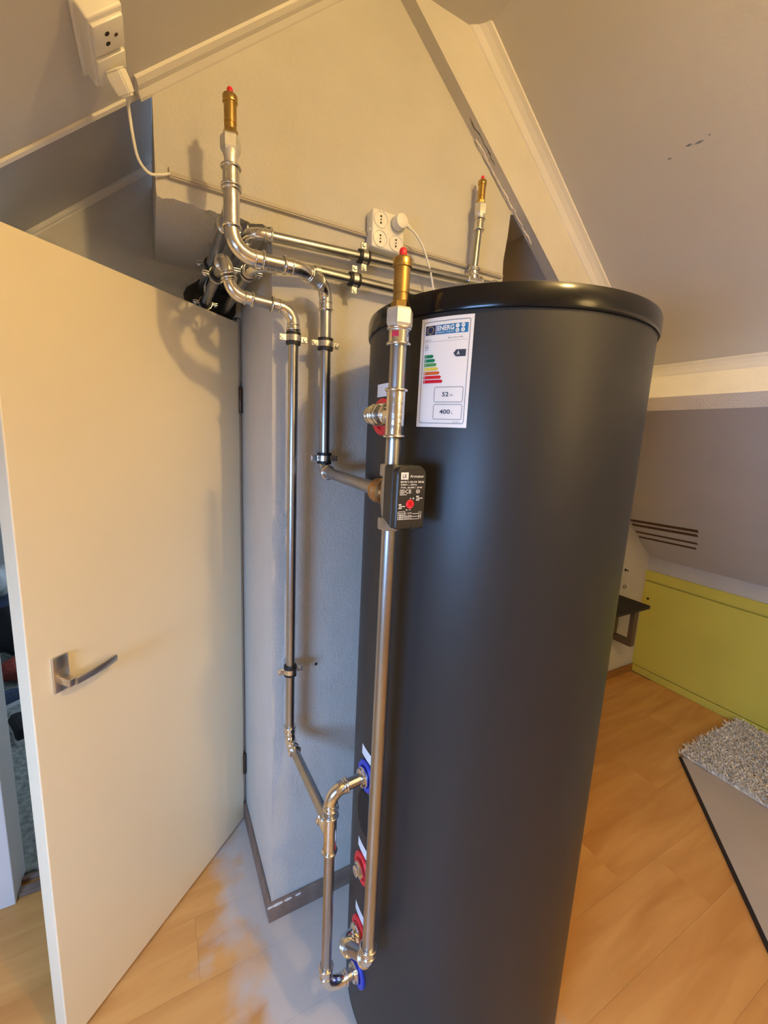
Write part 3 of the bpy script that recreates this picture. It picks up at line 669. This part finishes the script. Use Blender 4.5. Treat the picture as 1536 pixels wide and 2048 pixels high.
# run 1: air vent column, overhead run, down to the three-way valve
Y1 = 1.010; VX = 0.1625; R1 = 0.014; YB = 1.095
t = thing('vent_pipe', (VX, Y1, 1.50), 'galvanised pipe from the left air vent over and down the wall to the valve', 'pipe')
run(t, [(VX, Y1, 2.096), (VX, Y1, 1.971), (0.313, Y1, 1.972), (0.404, YB, 1.976), (0.410, YB, 1.505), (0.383, 0.715, 1.502)], R1, [0.045, 0.05, 0.036, 0.028], socks=[(0.0, 0.022), (0.022, 0.012), (0.012, 0.022), (0.014, 0.014)])
tee((VX, Y1, 2.056), (0, 0, 1), 0.038, (0, 1, 0), 0.085, R1, t)
straight((VX, Y1, 2.09), (VX, Y1, 2.135), R1, t)
sleeve((VX, Y1, 2.094), (VX, Y1, 2.134), R1 + 0.0004, t)
straight((VX, Y1 + 0.07, 2.056), (VX - 0.002, YD, 2.052), R1, t)
air_vent((VX, Y1, 2.159), 0.90, 'brass air vent with red cap high on the left, in front of the gable wall', 0.028, 0.0205)

# run 2: second riser (left) down the chimney breast to the tank return
Y2 = 1.095; R2 = 0.0125; AX = 0.3205
t = thing('return_pipe', (AX, Y2, 0.6), 'galvanised pipe running down the left edge of the chimney breast', 'pipe')
run(t, [(0.160, YD, 1.988), (0.160, Y2, 1.992), (0.175, Y2, 1.914), (AX, Y2, 1.906), (AX, Y2, 0.703), (0.330, 0.815, 0.690)], R2, [0.030, 0.034, 0.036, 0.030], socks=[(0.014, 0.010), (0.010, 0.022), (0.022, 0.016), (0.022, 0.022)])

# runs 3 and 4: horizontal pipes along the wall
Y3 = 1.118; R3 = 0.0118
t = thing('wall_pipe', (0.5, Y3, 2.05), 'upper of the two horizontal galvanised pipes along the gable wall', 'pipe', 'horizontal pipes along the gable wall')
run(t, [(0.217, YD, 2.062), (0.217, Y3, 2.066), (1.02, Y3, 2.101), (1.02, YF + .01, 2.101)], R3, [0.036, 0.03], socks=[(0.014, 0.020), (0.016, 0.01)])
tee((0.893, Y3, 2.0955), (1, 0, 0.04), 0.03, (0, 0, 1), 0.034, R3, t)
straight((0.893, Y3, 2.12), (0.900, Y3, 2.262), 0.0108, t, name='vent_riser')
sleeve((0.8935, Y3, 2.11), (0.8945, Y3, 2.135), 0.011, t)
sleeve((0.8995, Y3, 2.238), (0.9005, Y3, 2.275), 0.0112, t)
air_vent((0.9005, Y3, 2.285), 0.80, 'small brass air vent standing behind the tank below the rafter', 0.028, 0.0185)
t = thing('wall_pipe', (0.5, Y3, 2.0), 'lower of the two horizontal galvanised pipes along the gable wall', 'pipe', 'horizontal pipes along the gable wall')
run(t, [(0.225, YD, 1.992), (0.225, Y3 - .01, 1.992), (0.385, Y3 - .006, 2.014), (0.98, Y3, 2.018), (0.98, YF + .01, 2.018)], R3, [0.034, 0.1, 0.03], socks=[(0.014, 0.020), (0.0, 0.0), (0.016, 0.01)])

# run 5: main riser in front of the tank
MX, MY, RM = 0.379, 0.6635, 0.0142
t = thing('main_pipe', (MX, MY, 0.40), 'thick galvanised riser standing in front of the grey tank', 'pipe')
sleeve((MX, MY, 1.759), (MX, MY, 1.790), RM + 0.0008, t)
straight((MX, MY, 1.60), (MX, MY, 1.77), RM, t)
tee((MX, MY, 1.6455), (0, 0, 1), 0.043, (0, 1, 0), 0.030, RM, t)
run(t, [(MX, MY + 0.02, 1.6455), (MX + .003, PY, 1.6455), (PX - 0.004, PY, 1.6455)], RM, [0.030], socks=[(0.030, 0.002)])
for q in (0.052, 0.074): bead((MX, MY + q, 1.6455), (0, 1, 0), RM + .001, t)
straight((MX, MY, 1.545), (MX, MY, 1.61), RM, t)
run(t, [(MX, MY, 1.445), (MX, MY, 0.440), (0.369, PY, 0.330), (PX - 0.004, PY, 0.330)], RM, [0.032, 0.034], socks=[(0.024, 0.004), (0.02, 0.0)])
b = bm_(); lathe(b, (PX - 0.002, PY, 0.330), (-1, 0, 0), [(0.024, 0), (0.025, 0.003), (0.025, 0.012), (0.02, 0.016)], 24); obj('union_nut', b, 'zincfit', t, True)
b = bm_(); lathe(b, (PX - 0.002, PY, 1.6455), (-1, 0, 0), [(0.022, 0), (0.022, 0.014)], 6); obj('union_nut', b, 'zincdull', t)
b = bm_(); dS = V((-0.78, -0.63, 0)).normalized(); obox(b, V((MX, MY, 1.776)) + dS * 0.0172, (0.63, -0.78, 0), dS, (0, 0, 1), 0.012, 0.0012, 0.009); ps = obj('press_sticker', b, 'stickerred', t); ps['label'] = 'small red mark on the sleeve'
air_vent((MX, MY, 1.790), 1.0, 'brass air vent with bright red cap in front of the tank lid', 0.029, 0.0235)

# run 6: return loop between the blue ports of the tank
t = thing('loop_pipe', (0.330, PY, 0.20), 'galvanised loop joining the two blue ports low on the tank', 'pipe')
R6 = 0.0128; LX = 0.330
run(t, [(PX - 0.004, PY, 0.795), (LX, PY, 0.787), (LX, PY, 0.205), (PX - 0.004, PY, 0.205)], R6, [0.032, 0.048], socks=[(0.012, 0.016), (0.030, 0.012)])
tee((LX, PY, 0.676), (0, 0, 1), 0.052, V((-0.015, 0.27, 0.012)), 0.045, R6, t)
for pz in (0.795, 0.205):
    b = bm_(); lathe(b, (PX - 0.001, PY, pz), (-1, 0, 0), [(0.022, 0), (0.0235, 0.003), (0.0235, 0.010), (0.021, 0.012), (0.021, 0.016), (0.018, 0.018)], 24); obj('union_nut', b, 'zincfit', t, True)

# clamps
WALL = (0, 1, 0)
clamp((AX, Y2, 1.838), (0, 0, 1), WALL, R2, 'rubber-lined steel clamp on the left riser just under its top elbow', stud=YF - Y2)
clamp((AX, Y2, 0.932), (0, 0, 1), WALL, R2, 'rubber-lined steel clamp low on the left riser', stud=YF - Y2)
clamp((0.4058, YB, 1.836), (0, 0, 1), WALL, R1, 'rubber-lined steel clamp on the right riser just under its top elbow', stud=YF - YB)
clamp((0.4095, YB, 1.541), (0, 0, 1), WALL, R1, 'rubber-lined steel clamp just above the elbow that leads to the valve', stud=YF - YB)
clamp((0.517, Y3, 2.079), (1, 0, 0.04), WALL, R3, 'rubber-lined clamp on the upper horizontal pipe below the four-way socket', stud=YF - Y3)
clamp((0.489, Y3 - .006, 2.0147), (1, 0, 0), WALL, R3, 'rubber-lined clamp on the lower horizontal pipe', stud=YF - Y3)
clamp((0.160, 1.23, 1.991), (0, 1, 0), (0, 0, 1), R2, 'dark clamp round the pipe of the left riser under the soffit', stud=0.125)
clamp((0.1618, 1.36, 2.0536), (0, 1, 0), (0, 0, 1), R1, 'dark clamp round the vent pipe under the soffit', stud=0.056)
clamp((0.225, 1.17, 1.992), (0, 1, 0), (0, 0, 1), R3, 'dark clamp round the lower wall pipe near the breast corner', stud=0.118)
clamp((0.160, 1.50, 1.989), (0, 1, 0), (0, 0, 1), R2, 'dark clamp where the left riser pipe enters the wall', stud=0.125)
clamp((0.217, 1.50, 2.063), (0, 1, 0), (0, 0, 1), R3, 'dark clamp where the upper wall pipe enters the wall', stud=0.047)
# flat black disc put in for the dark of the hole round the pipes
b = bm_(); n = 26; rnd = random.Random(4)
cx, cz = 0.190, 2.015
pl = [(cx + 0.082 * (1 + rnd.uniform(-.12, .1)) * math.cos(2 * math.pi * k / n), YD, cz + 0.075 * (1 + rnd.uniform(-.12, .1)) * math.sin(2 * math.pi * k / n)) for k in range(n)]
prism(b, pl, (0, -0.006, 0)); tag(obj('pipe_hole_disc', b, 'rubber'), 'ragged black disc standing for the dark hole where the pipes enter the wall above the door', 'dark hole disc')

# ------------------------------------------------------------------ three-way valve with actuator
t = thing('motor_valve', (MX, MY, 1.44), 'three-way brass valve with black rectangular actuator on the main riser', 'valve')
b = bm_(); lathe(b, (MX, MY, 1.455), (0, 0, 1), [(0.015, 0), (0.0165, 0.012), (0.019, 0.03), (0.020, 0.046), (0.019, 0.062), (0.0165, 0.08), (0.015, 0.09)], 24); obj('valve_body', b, 'valvemetal', t, True)
for z0 in (1.436, 1.534):
    b = bm_(); lathe(b, (MX, MY, z0), (0, 0, 1), [(0.021, 0), (0.0225, 0.003), (0.0225, 0.019), (0.021, 0.022)], 6, phase=0.2); obj('end_nut', b, 'valvemetal', t)
b = bm_(); lathe(b, (MX + .001, MY + 0.012, 1.502), (0.01, 1, 0), [(0.0165, 0), (0.0165, 0.010), (0.023, 0.011), (0.023, 0.020), (0.020, 0.022), (0.020, 0.026), (0.024, 0.028), (0.024, 0.040), (0.020, 0.043)], 28); obj('side_union', b, 'bronze', t, True)
b = bm_(); sweep(b, [(MX, MY - 0.012, 1.502), (MX, 0.640, 1.502)], 0.011, 16); obj('spindle', b, 'valvemetal', t, True)
AX0, AX1, AY0, AY1, AZ0, AZ1 = 0.3535, 0.4115, 0.600, 0.643, 1.449, 1.557
b = bm_()
pf = []
def rr(x0, x1, z0, z1, rt_, rb):
    r = []
    for cx_, cz_, a0, rad in ((x1 - rt_, z1 - rt_, 0, rt_), (x0 + rt_, z1 - rt_, 90, rt_), (x0 + rb, z0 + rb, 180, rb), (x1 - rb, z0 + rb, 270, rb)):
        for k in range(6):
            a = math.radians(a0 + 18 * k); r.append((cx_ + rad * math.cos(a), cz_ + rad * math.sin(a)))
    return r
layers = [(AY1, rr(AX0 - .001, AX1 + .001, AZ0 + 0.012, AZ1, 0.006, 0.004)), (AY0 + 0.016, rr(AX0 - .001, AX1 + .001, AZ0, AZ1, 0.006, 0.004)), (AY0 + 0.015, rr(AX0, AX1, AZ0, AZ1 - .001, 0.013, 0.004)), (AY0 + 0.002, rr(AX0, AX1, AZ0, AZ1 - .001, 0.014, 0.004)), (AY0, rr(AX0 + .002, AX1 - .002, AZ0 + .002, AZ1 - .003, 0.013, 0.004))]
rings = [[b.verts.new((x, yy, z)) for x, z in L] for yy, L in layers]; n = 24
for i in range(len(rings) - 1):
    for k in range(n): b.faces.new((rings[i][k], rings[i][(k + 1) % n], rings[i + 1][(k + 1) % n], rings[i + 1][k]))
b.faces.new(rings[0]); b.faces.new(rings[-1])
act = obj('actuator', b, 'blackplastic', t, True, 25); act['label'] = 'black actuator box printed LK Armatur with a red position knob'
def av(u, v, off=0.0004): # u,v 0..1 on the front face
    return V((AX0 + u * (AX1 - AX0), AY0 - off, AZ0 + v * (AZ1 - AZ0)))
def arect(u0, v0, u1, v1, mt='white_print', off=0.0004, name='print'):
    b = bm_(); b.faces.new([b.verts.new(av(u, v, off)) for u, v in ((u0, v0), (u1, v0), (u1, v1), (u0, v1))]); return obj(name, b, mt, act)
def atext(s, u0, v0, u1, v1, mt='white_print', off=0.0004, bold=0.0):
    b = text_bm(s, bold); x0, x1, y0, y1 = fit_text(b, 1)
    for v in b.verts: v.co = av(u0 + (v.co.x - x0) / (x1 - x0) * (u1 - u0), v0 + (v.co.y - y0) / (y1 - y0) * (v1 - v0), off)
    return obj('lettering', b, mt, act)
def aline(u0, v0, u1, v1, w=0.012):
    b = bm_(); p, q = av(u0, v0), av(u1, v1); d = (q - p).normalized(); s = V((0, -1, 0)).cross(d) * (w * 0.03)
    b.faces.new([b.verts.new(x) for x in (p - s, q - s, q + s, p + s)]); return obj('print_line', b, 'white_print', act)
arect(0.115, 0.795, 0.365, 0.905); atext('LK', 0.165, 0.818, 0.325, 0.882, 'blackplastic', 0.0008, 0.01)
atext('Armatur', 0.42, 0.825, 0.90, 0.868)
atext('EMV110-M 3S/6', 0.115, 0.742, 0.91, 0.772, bold=0.02); atext('230V~, 50Hz', 0.115, 0.698, 0.67, 0.725, bold=0.015); atext('7VA, 5s/90\u00b0, IP40', 0.115, 0.653, 0.86, 0.682, bold=0.015)
for (u0, v0, u1, v1) in ((0.11, 0.578, 0.25, 0.632), (0.145, 0.593, 0.215, 0.617)):
    for q in ((u0, v0, u1, v0), (u1, v0, u1, v1), (u1, v1, u0, v1), (u0, v1, u0, v0)): aline(*q)
atext('CE', 0.285, 0.578, 0.49, 0.636, bold=0.005)
for a in range(0, 8):
    p0, p1 = math.radians(45 * a), math.radians(45 * a + 45); aline(0.72 + 0.065 * math.cos(p0), 0.606 + 0.030 * math.sin(p0), 0.72 + 0.065 * math.cos(p1), 0.606 + 0.030 * math.sin(p1))
aline(0.68, 0.59, 0.76, 0.62); aline(0.68, 0.62, 0.76, 0.59); aline(0.10, 0.556, 0.34, 0.556, 0.015)
b = bm_(); lathe(b, av(0.455, 0.405, -0.001), (0, -1, 0), [(0.0078, 0), (0.0078, 0.0028), (0.0068, 0.0038), (0.005, 0.0034)], 24); kn = obj('red_knob', b, 'redcap', act, True)
for a in (90, 210, 330):
    b = bm_(); d = V((math.cos(math.radians(a)), 0, math.sin(math.radians(a)))); obox(b, av(0.455, 0.405, 0.0036) + d * 0.0026, d, (0, 1, 0), V((-d.z, 0, d.x)), 0.005, 0.0008, 0.0022); obj('knob_spoke', b, 'lab_g', kn)
atext('\u2190 B', 0.44, 0.482, 0.60, 0.508, bold=0.02); atext('A \u2192', 0.33, 0.305, 0.50, 0.328, bold=0.02)
for (u, v) in ((0.72, 0.50), (0.13, 0.375)):       # flow pictograms
    for q in ((-0.05, 0.03, 0.06, -0.035), (-0.05, -0.035, 0.04, 0.03), (0.0, 0.0, 0.17, -0.005), (-0.05, 0.03, 0.04, 0.03), (-0.05, -0.035, 0.06, -0.035)): aline(u + q[0], v + q[1], u + q[2], v + q[3], 0.02)
    b = bm_(); b.faces.new([b.verts.new(av(u + 0.03 * math.cos(k), v + 0.015 * math.sin(k))) for k in [j * math.pi / 4 for j in range(8)]]); obj('print_dot', b, 'white_print', act)
for v in (0.165, 0.195, 0.228, 0.262, 0.288): aline(0.07, v, 0.31, v)
for q in ((0.07, 0.165, 0.07, 0.288), (0.31, 0.165, 0.31, 0.288), (0.31, 0.165, 0.80, 0.165), (0.31, 0.205, 0.86, 0.205), (0.56, 0.248, 0.78, 0.248), (0.80, 0.160, 0.80, 0.285), (0.865, 0.160, 0.865, 0.285)): aline(*q)
for i, s in enumerate(('BLK', 'BRN', 'BLU')): atext(s, 0.12, 0.170 + i * 0.032, 0.26, 0.188 + i * 0.032); 
for i, s in enumerate(('SW L', 'N 230V', 'L 230V')): atext(s, 0.34, 0.172 + i * 0.040, 0.55, 0.192 + i * 0.040)
b = bm_(); lathe(b, av(0.60, 0.03, -0.002), (0, -1, 0), [(0.0035, 0), (0.0035, 0.0032)], 14); obj('cable_gland', b, 'rubber', act, True)

# ------------------------------------------------------------------ sockets, cables, conduit
# four-way socket on the gable wall
t = thing('wall_socket', (0.592, YF, 2.112), 'white four-way wall socket with one round plug above the horizontal pipes', 'socket')
SX0, SX1, SZ0, SZ1, SY = 0.540, 0.640, 2.112, 2.208, YF - 0.040
b = bm_(); box(b, (SX0, SY, SZ0), (SX1, YF - 0.001, SZ1), 0.005, 3); obj('housing', b, 'cream', t, True)
for i, sx in enumerate((0.5655, 0.6145)):
    for j, sz in enumerate((2.1835, 2.1365)):
        b = bm_(); lathe(b, (sx, SY + 0.0005, sz), (0, -1, 0), [(0.0215, 0), (0.0215, 0.003), (0.0198, 0.003), (0.0188, 0.0004), (0.004, 0.0002)], 28); sk = obj('outlet', b, 'cream', t, True, 25)
        for dz in (-0.008, 0.008):
            b = bm_(); lathe(b, (sx, SY - 0.0002, sz + dz), (0, -1, 0), [(0.0026, 0), (0.0026, 0.0008)], 10); obj('pin_hole', b, 'hole', sk)
        b = bm_(); lathe(b, (sx, SY - 0.0002, sz - 0.0), (0, -1, 0), [(0.0020, 0), (0.0020, 0.0008)], 8); obj('pin_hole', b, 'hole', sk)
for (x, z) in ((SX0 - 0.002, 2.158),):
    b = bm_(); lathe(b, (x + 0.003, YF - 0.026, z), (-1, 0, 0), [(0.004, 0), (0.004, 0.004), (0.002, 0.005)], 10); obj('side_screw', b, 'cream', t, True)
t = thing('power_plug', (0.6145, SY - 0.02, 2.16), 'white round plug in the four-way socket with its cable hanging behind the tank', 'plug')
b = bm_(); lathe(b, (0.6145, SY - 0.0025, 2.1835), (0.05, -1, 0.0), [(0.0185, 0), (0.0195, 0.002), (0.0195, 0.020), (0.018, 0.026), (0.013, 0.029)], 28); pb = obj('plug_body', b, 'cream', t, True)
b = bm_(); sweep(b, [(0.630, SY - 0.020, 2.182), (0.640, SY - 0.019, 2.179), (0.648, SY - 0.018, 2.175)], [0.0072, 0.0058, 0.0042], 12); obj('strain_relief', b, 'cream', t, True)
def bez(p0, p1, p2, p3, n=20):
    return [V(p0) * (1 - s) ** 3 + V(p1) * 3 * s * (1 - s) ** 2 + V(p2) * 3 * s * s * (1 - s) + V(p3) * s ** 3 for s in [i / n for i in range(n + 1)]]
b = bm_(); sweep(b, bez((0.646, SY - 0.018, 2.176), (0.69, SY - 0.016, 2.165), (0.735, SY - 0.01, 2.10), (0.765, SY + 0.0, 1.97)) + bez((0.765, SY, 1.97), (0.775, SY, 1.92), (0.78, SY + 0.01, 1.88), (0.78, SY + 0.01, 1.80), 8)[1:], 0.0030, 10); obj('cable', b, 'cable', t, True)

# thin cable ducts along the wall
for (x0, x1, z0, z1, lb) in ((0.055, 0.541, 2.1515, 2.1515, 'thin painted cable duct left of the four-way socket'), (0.652, 1.04, 2.148, 2.150, 'thin painted cable duct right of the four-way socket')):
    t = thing('cable_duct', ((x0 + x1) / 2, YF, z0), lb, 'cable duct', 'cable ducts on the gable wall')
    b = bm_(); h = 0.0065
    hexa(b, [(x0, YF - 0.011, z0 - h), (x1, YF - 0.011, z1 - h), (x1, YF, z1 - h), (x0, YF, z0 - h), (x0, YF - 0.009, z0 + h), (x1, YF - 0.009, z1 + h), (x1, YF, z1 + h), (x0, YF, z0 + h)]); obj('duct_body', b, 'duct', t)
    b = bm_(); hexa(b, [(x0, YF - 0.0125, z0 - 0.003), (x1, YF - 0.0125, z1 - 0.003), (x1, YF - 0.009, z1 - 0.003), (x0, YF - 0.009, z0 - 0.003), (x0, YF - 0.0115, z0 + 0.003), (x1, YF - 0.0115, z1 + 0.003), (x1, YF - 0.009, z1 + 0.003), (x0, YF - 0.009, z0 + 0.003)]); obj('duct_cover', b, 'duct', t)
    xe = x0
    b = bm_(); prism(b, [(xe, YF, z0 - 0.006), (xe, YF - 0.014, z0 - 0.006), (xe, YF - 0.004, z0 + 0.018), (xe, YF, z0 + 0.018)], (0.0015, 0, 0)); obj('end_piece', b, 'duct', t)

# double socket on the left slope with plug and cable
SO = lsp(-0.058, 0, 0.963); sd = SDL; yy_ = V((0, 1, 0))
t = thing('ceiling_socket', SO, 'cream double socket mounted on the left sloping ceiling', 'socket')
def so(a, bq, h): return SO + sd * a + yy_ * bq + SNL * h     # a: down-slope, bq: depth, h: off the ceiling
b = bm_(); obox(b, so(0, 0, 0.015), sd, yy_, SNL, 0.064, 0.150, 0.030, 0.004, 3); obj('housing', b, 'cream', t, True)
for k, bq in enumerate((-0.034, 0.038)):
    b = bm_(); obox(b, so(0, bq, 0.032), sd, yy_, SNL, 0.056, 0.062, 0.007, 0.003, 2); sk = obj('outlet', b, 'cream', t, True)
    if k == 0:
        for (a, c) in ((0.004, -0.009), (0.004, 0.011)):
            b = bm_(); lathe(b, so(a, bq + c, 0.0353), SNL, [(0.0042, 0), (0.0042, 0.0006)], 14); obj('pin_hole', b, 'hole', sk)
        b = bm_(); lathe(b, so(-0.012, bq, 0.0353), SNL, [(0.0036, 0), (0.0036, 0.0006)], 8); obj('earth_hole', b, 'slot', sk)
b = bm_(); obox(b, so(0, 0.002, 0.003), sd, yy_, SNL, 0.074, 0.160, 0.006, 0.002); obj('backplate', b, 'cream', t, True)
t = thing('ceiling_plug', so(0, 0.04, 0.04), 'cream plug in the ceiling socket with white cable looping to the duct', 'plug')
pc = so(-0.004, 0.040, 0.058); pd = (SNL * 0.8 + V((0.1, 0.55, -0.25))).normalized()
b = bm_(); a_, b_, d_ = frame(pd); lathe(b, so(-0.002, 0.036, 0.0345), pd, [(0.018, 0), (0.021, 0.003), (0.020, 0.020), (0.017, 0.036), (0.011, 0.038)], 4, phase=0.5)
bmesh.ops.bevel(b, geom=b.edges[:], offset=0.003, segments=2, affect='EDGES'); obj('plug_body', b, 'cream', t, True)
ps_ = so(-0.002, 0.036, 0.0345) + pd * 0.036
P_END = V((0.057, YF - 0.009, 2.153))
cps = [ps_, V((-0.016, 1.092, 2.225)), V((-0.011, 1.113, 2.184)), V((-0.003, 1.130, 2.153)), V((0.015, 1.141, 2.138)), V((0.036, 1.146, 2.143)), P_END]
cpl = []
for i in range(len(cps) - 1):
    a, b0, c0, d0 = cps[max(i - 1, 0)], cps[i], cps[i + 1], cps[min(i + 2, len(cps) - 1)]
    for k in range(6):
        q = k / 6; cpl.append(0.5 * (2 * b0 + (c0 - a) * q + (2 * a - 5 * b0 + 4 * c0 - d0) * q * q + (3 * b0 - a - 3 * c0 + d0) * q ** 3))
cpl.append(P_END)
b = bm_(); sweep(b, cpl, 0.0030, 10); obj('cable', b, 'cable', t, True)

# ------------------------------------------------------------------ right side of the room
t = thing('wall_desk', (2.45, 1.62, 0.33), 'small dark wall desk with brown bracket behind the tank', 'desk')
DXR, DYF, DZT = 2.755, 1.405, 0.629
b = bm_(); box(b, (1.95, DYF, DZT - 0.022), (DXR, 1.619, DZT), 0.002); obj('desk_top', b, 'desk', t)
for x in (DXR - 0.05, 2.03):
    b = bm_(); box(b, (x, 1.465, 0.325), (x + 0.045, 1.495, DZT - 0.022), 0.002); br = obj('bracket', b, 'deskleg', t)
    b = bm_(); box(b, (x, 1.4951, 0.325), (x + 0.045, 1.619, 0.362), 0.002); obj('bracket_arm', b, 'deskleg', br)
    b = bm_(); box(b, (x, 1.590, 0.3625), (x + 0.045, 1.619, DZT - 0.0225), 0.002); obj('bracket_post', b, 'deskleg', br)
b = bm_(); lathe(b, (2.79, 1.62, 0.80), (0, -1, 0), [(0.009, 0), (0.009, 0.002), (0.004, 0.004), (0.004, 0.016), (0.006, 0.02), (0.003, 0.022)], 12); tag(obj('coat_hook', b, 'hole', None, True), 'small black hook on the white end wall above the desk', 'hook')
b = bm_(); torus(b, (2.80, 1.612, 0.68), (0.3, 1, 0), 0.011, 0.0022, 18, 6); tag(obj('wall_ring', b, 'hinge', None, True), 'small wire ring on the white end wall just above the desk', 'ring')

# ventilation slots in the lower slope
t = thing('ventilation_grille', V((2.80, 1.39, zr(2.80))), 'four dark brown ventilation slots in the lower right slope', 'vent')
for (x0, y0, x1, y1) in ((2.722, 1.592, 2.708, 1.195), (2.760, 1.600, 2.745, 1.210), (2.822, 1.604, 2.815, 1.235), (2.868, 1.606, 2.862, 1.258)):
    b = bm_(); w = 0.013 if x0 < 2.8 else 0.0095
    for dd, e in ((-1, 0.0), (1, 0.0)):
        pass
    p0, p1 = V((x0, y0, zr(x0))), V((x1, y1, zr(x1)))
    prism(b, [p0 - SD * w - SN * .002, p0 + SD * w - SN * .002, p1 + SD * w - SN * .002, p1 - SD * w - SN * .002], SN * 0.004); obj('slot', b, 'slot', t)

# grey mat and shaggy rug
C0, C1 = V((2.40, 0.950, 0)), V((1.715, 0.338, 0)); e1 = (C1 - C0).normalized(); e2 = V((-e1.y, e1.x, 0))
if e2.x < 0: e2 = -e2
t = thing('floor_mat', C0, 'stiff grey-beige floor mat with black edge in front of the green wall', 'mat')
b = bm_(); prism(b, [C0 + V((0, 0, .002)), C0 + e1 * 1.5 + V((0, 0, .002)), C0 + e1 * 1.5 + e2 * 0.82 + V((0, 0, .002)), C0 + e2 * 0.42 + V((0, 0, .002))], (0, 0, 0.010)); obj('mat_body', b, 'mat_top', t)
b = bm_(); prism(b, [C0 - e2 * 0.012 + V((0, 0, .001)), C0 - e2 * 0.012 + e1 * 1.5 + V((0, 0, .001)), C0 + e1 * 1.5 + V((0, 0, .001)), C0 + V((0, 0, .001))], (0, 0, 0.010)); obj('edge_strip', b, 'mat_edge', t)
# rug: base + tufts
RX0, RX1, RY0, RY1 = 2.405, 3.035, -0.7, 0.965
t = thing('shaggy_rug', (2.72, 0.1, 0.013), 'beige shaggy rug lying against the green wall over the grey mat', 'rug')
b = bm_(); box(b, (RX0 + .01, RY0, 0.0125), (RX1, RY1 - .01, 0.020)); obj('backing', b, 'rug', t)
b = bm_(); rnd = random.Random(12)
for i in range(24000):
    x, y = rnd.uniform(RX0, RX1), rnd.uniform(-0.25, RY1)
    h = rnd.uniform(0.014, 0.032); a = rnd.uniform(0, 6.283); w = rnd.uniform(0.0025, 0.0045); lx, ly = rnd.gauss(0, 0.010), rnd.gauss(0, 0.010)
    c, s = math.cos(a) * w, math.sin(a) * w
    v = [b.verts.new((x - c, y - s, 0.018)), b.verts.new((x + c, y + s, 0.018)), b.verts.new((x + c * .4 + lx, y + s * .4 + ly, 0.018 + h)), b.verts.new((x - c * .4 + lx * 1.2, y - s * .4 + ly * 1.2, 0.018 + h * .9))]
    b.faces.new(v)
pile = obj('pile', b, 'rug', t); pile['kind'] = 'stuff'

# ------------------------------------------------------------------ ceiling lamp (above the frame): the warm light of the room, plus an added fill lamp
def pendant(L, label, r, material):
    zt = min(FLAT, zl(L.x), zr(L.x)); t = thing('ceiling_lamp', L, label, 'lamp', 'warm lamps under the ridge')
    b = bm_(); lathe(b, (L.x, L.y, zt + 0.02), (0, 0, -1), [(0.034, 0), (0.034, 0.030), (0.022, 0.040), (0.006, 0.044)], 24); obj('canopy', b, 'cream', t, True)
    b = bm_(); sweep(b, [(L.x, L.y, zt - 0.01), (L.x, L.y, L.z + r + 0.05)], 0.003, 8); obj('cord', b, 'cable', t, True)
    b = bm_(); lathe(b, (L.x, L.y, L.z + r + 0.055), (0, 0, -1), [(0.006, 0), (0.013, 0.008), (0.0145, 0.045), (0.013, 0.05)], 20); obj('lamp_holder', b, 'cream', t, True)
    b = bm_(); lathe(b, (L.x, L.y, L.z + r + 0.008), (0, 0, -1), [(0.012, 0), (0.014, 0.008)] + [(r * math.sin(math.radians(a)), 0.008 + r - r * math.cos(math.radians(a))) for a in range(30, 180, 15)] + [(0.003, 0.008 + 2 * r)], 18); obj('bulb', b, material, t, True)
pendant(LAMP, 'bare warm bulb hanging on a short cord near the gable wall', 0.04, 'bulb')
pendant(FILL_LAMP, 'added fill lamp shaped as a big round lantern in the rear half of the attic', 0.25, 'fill_bulb')
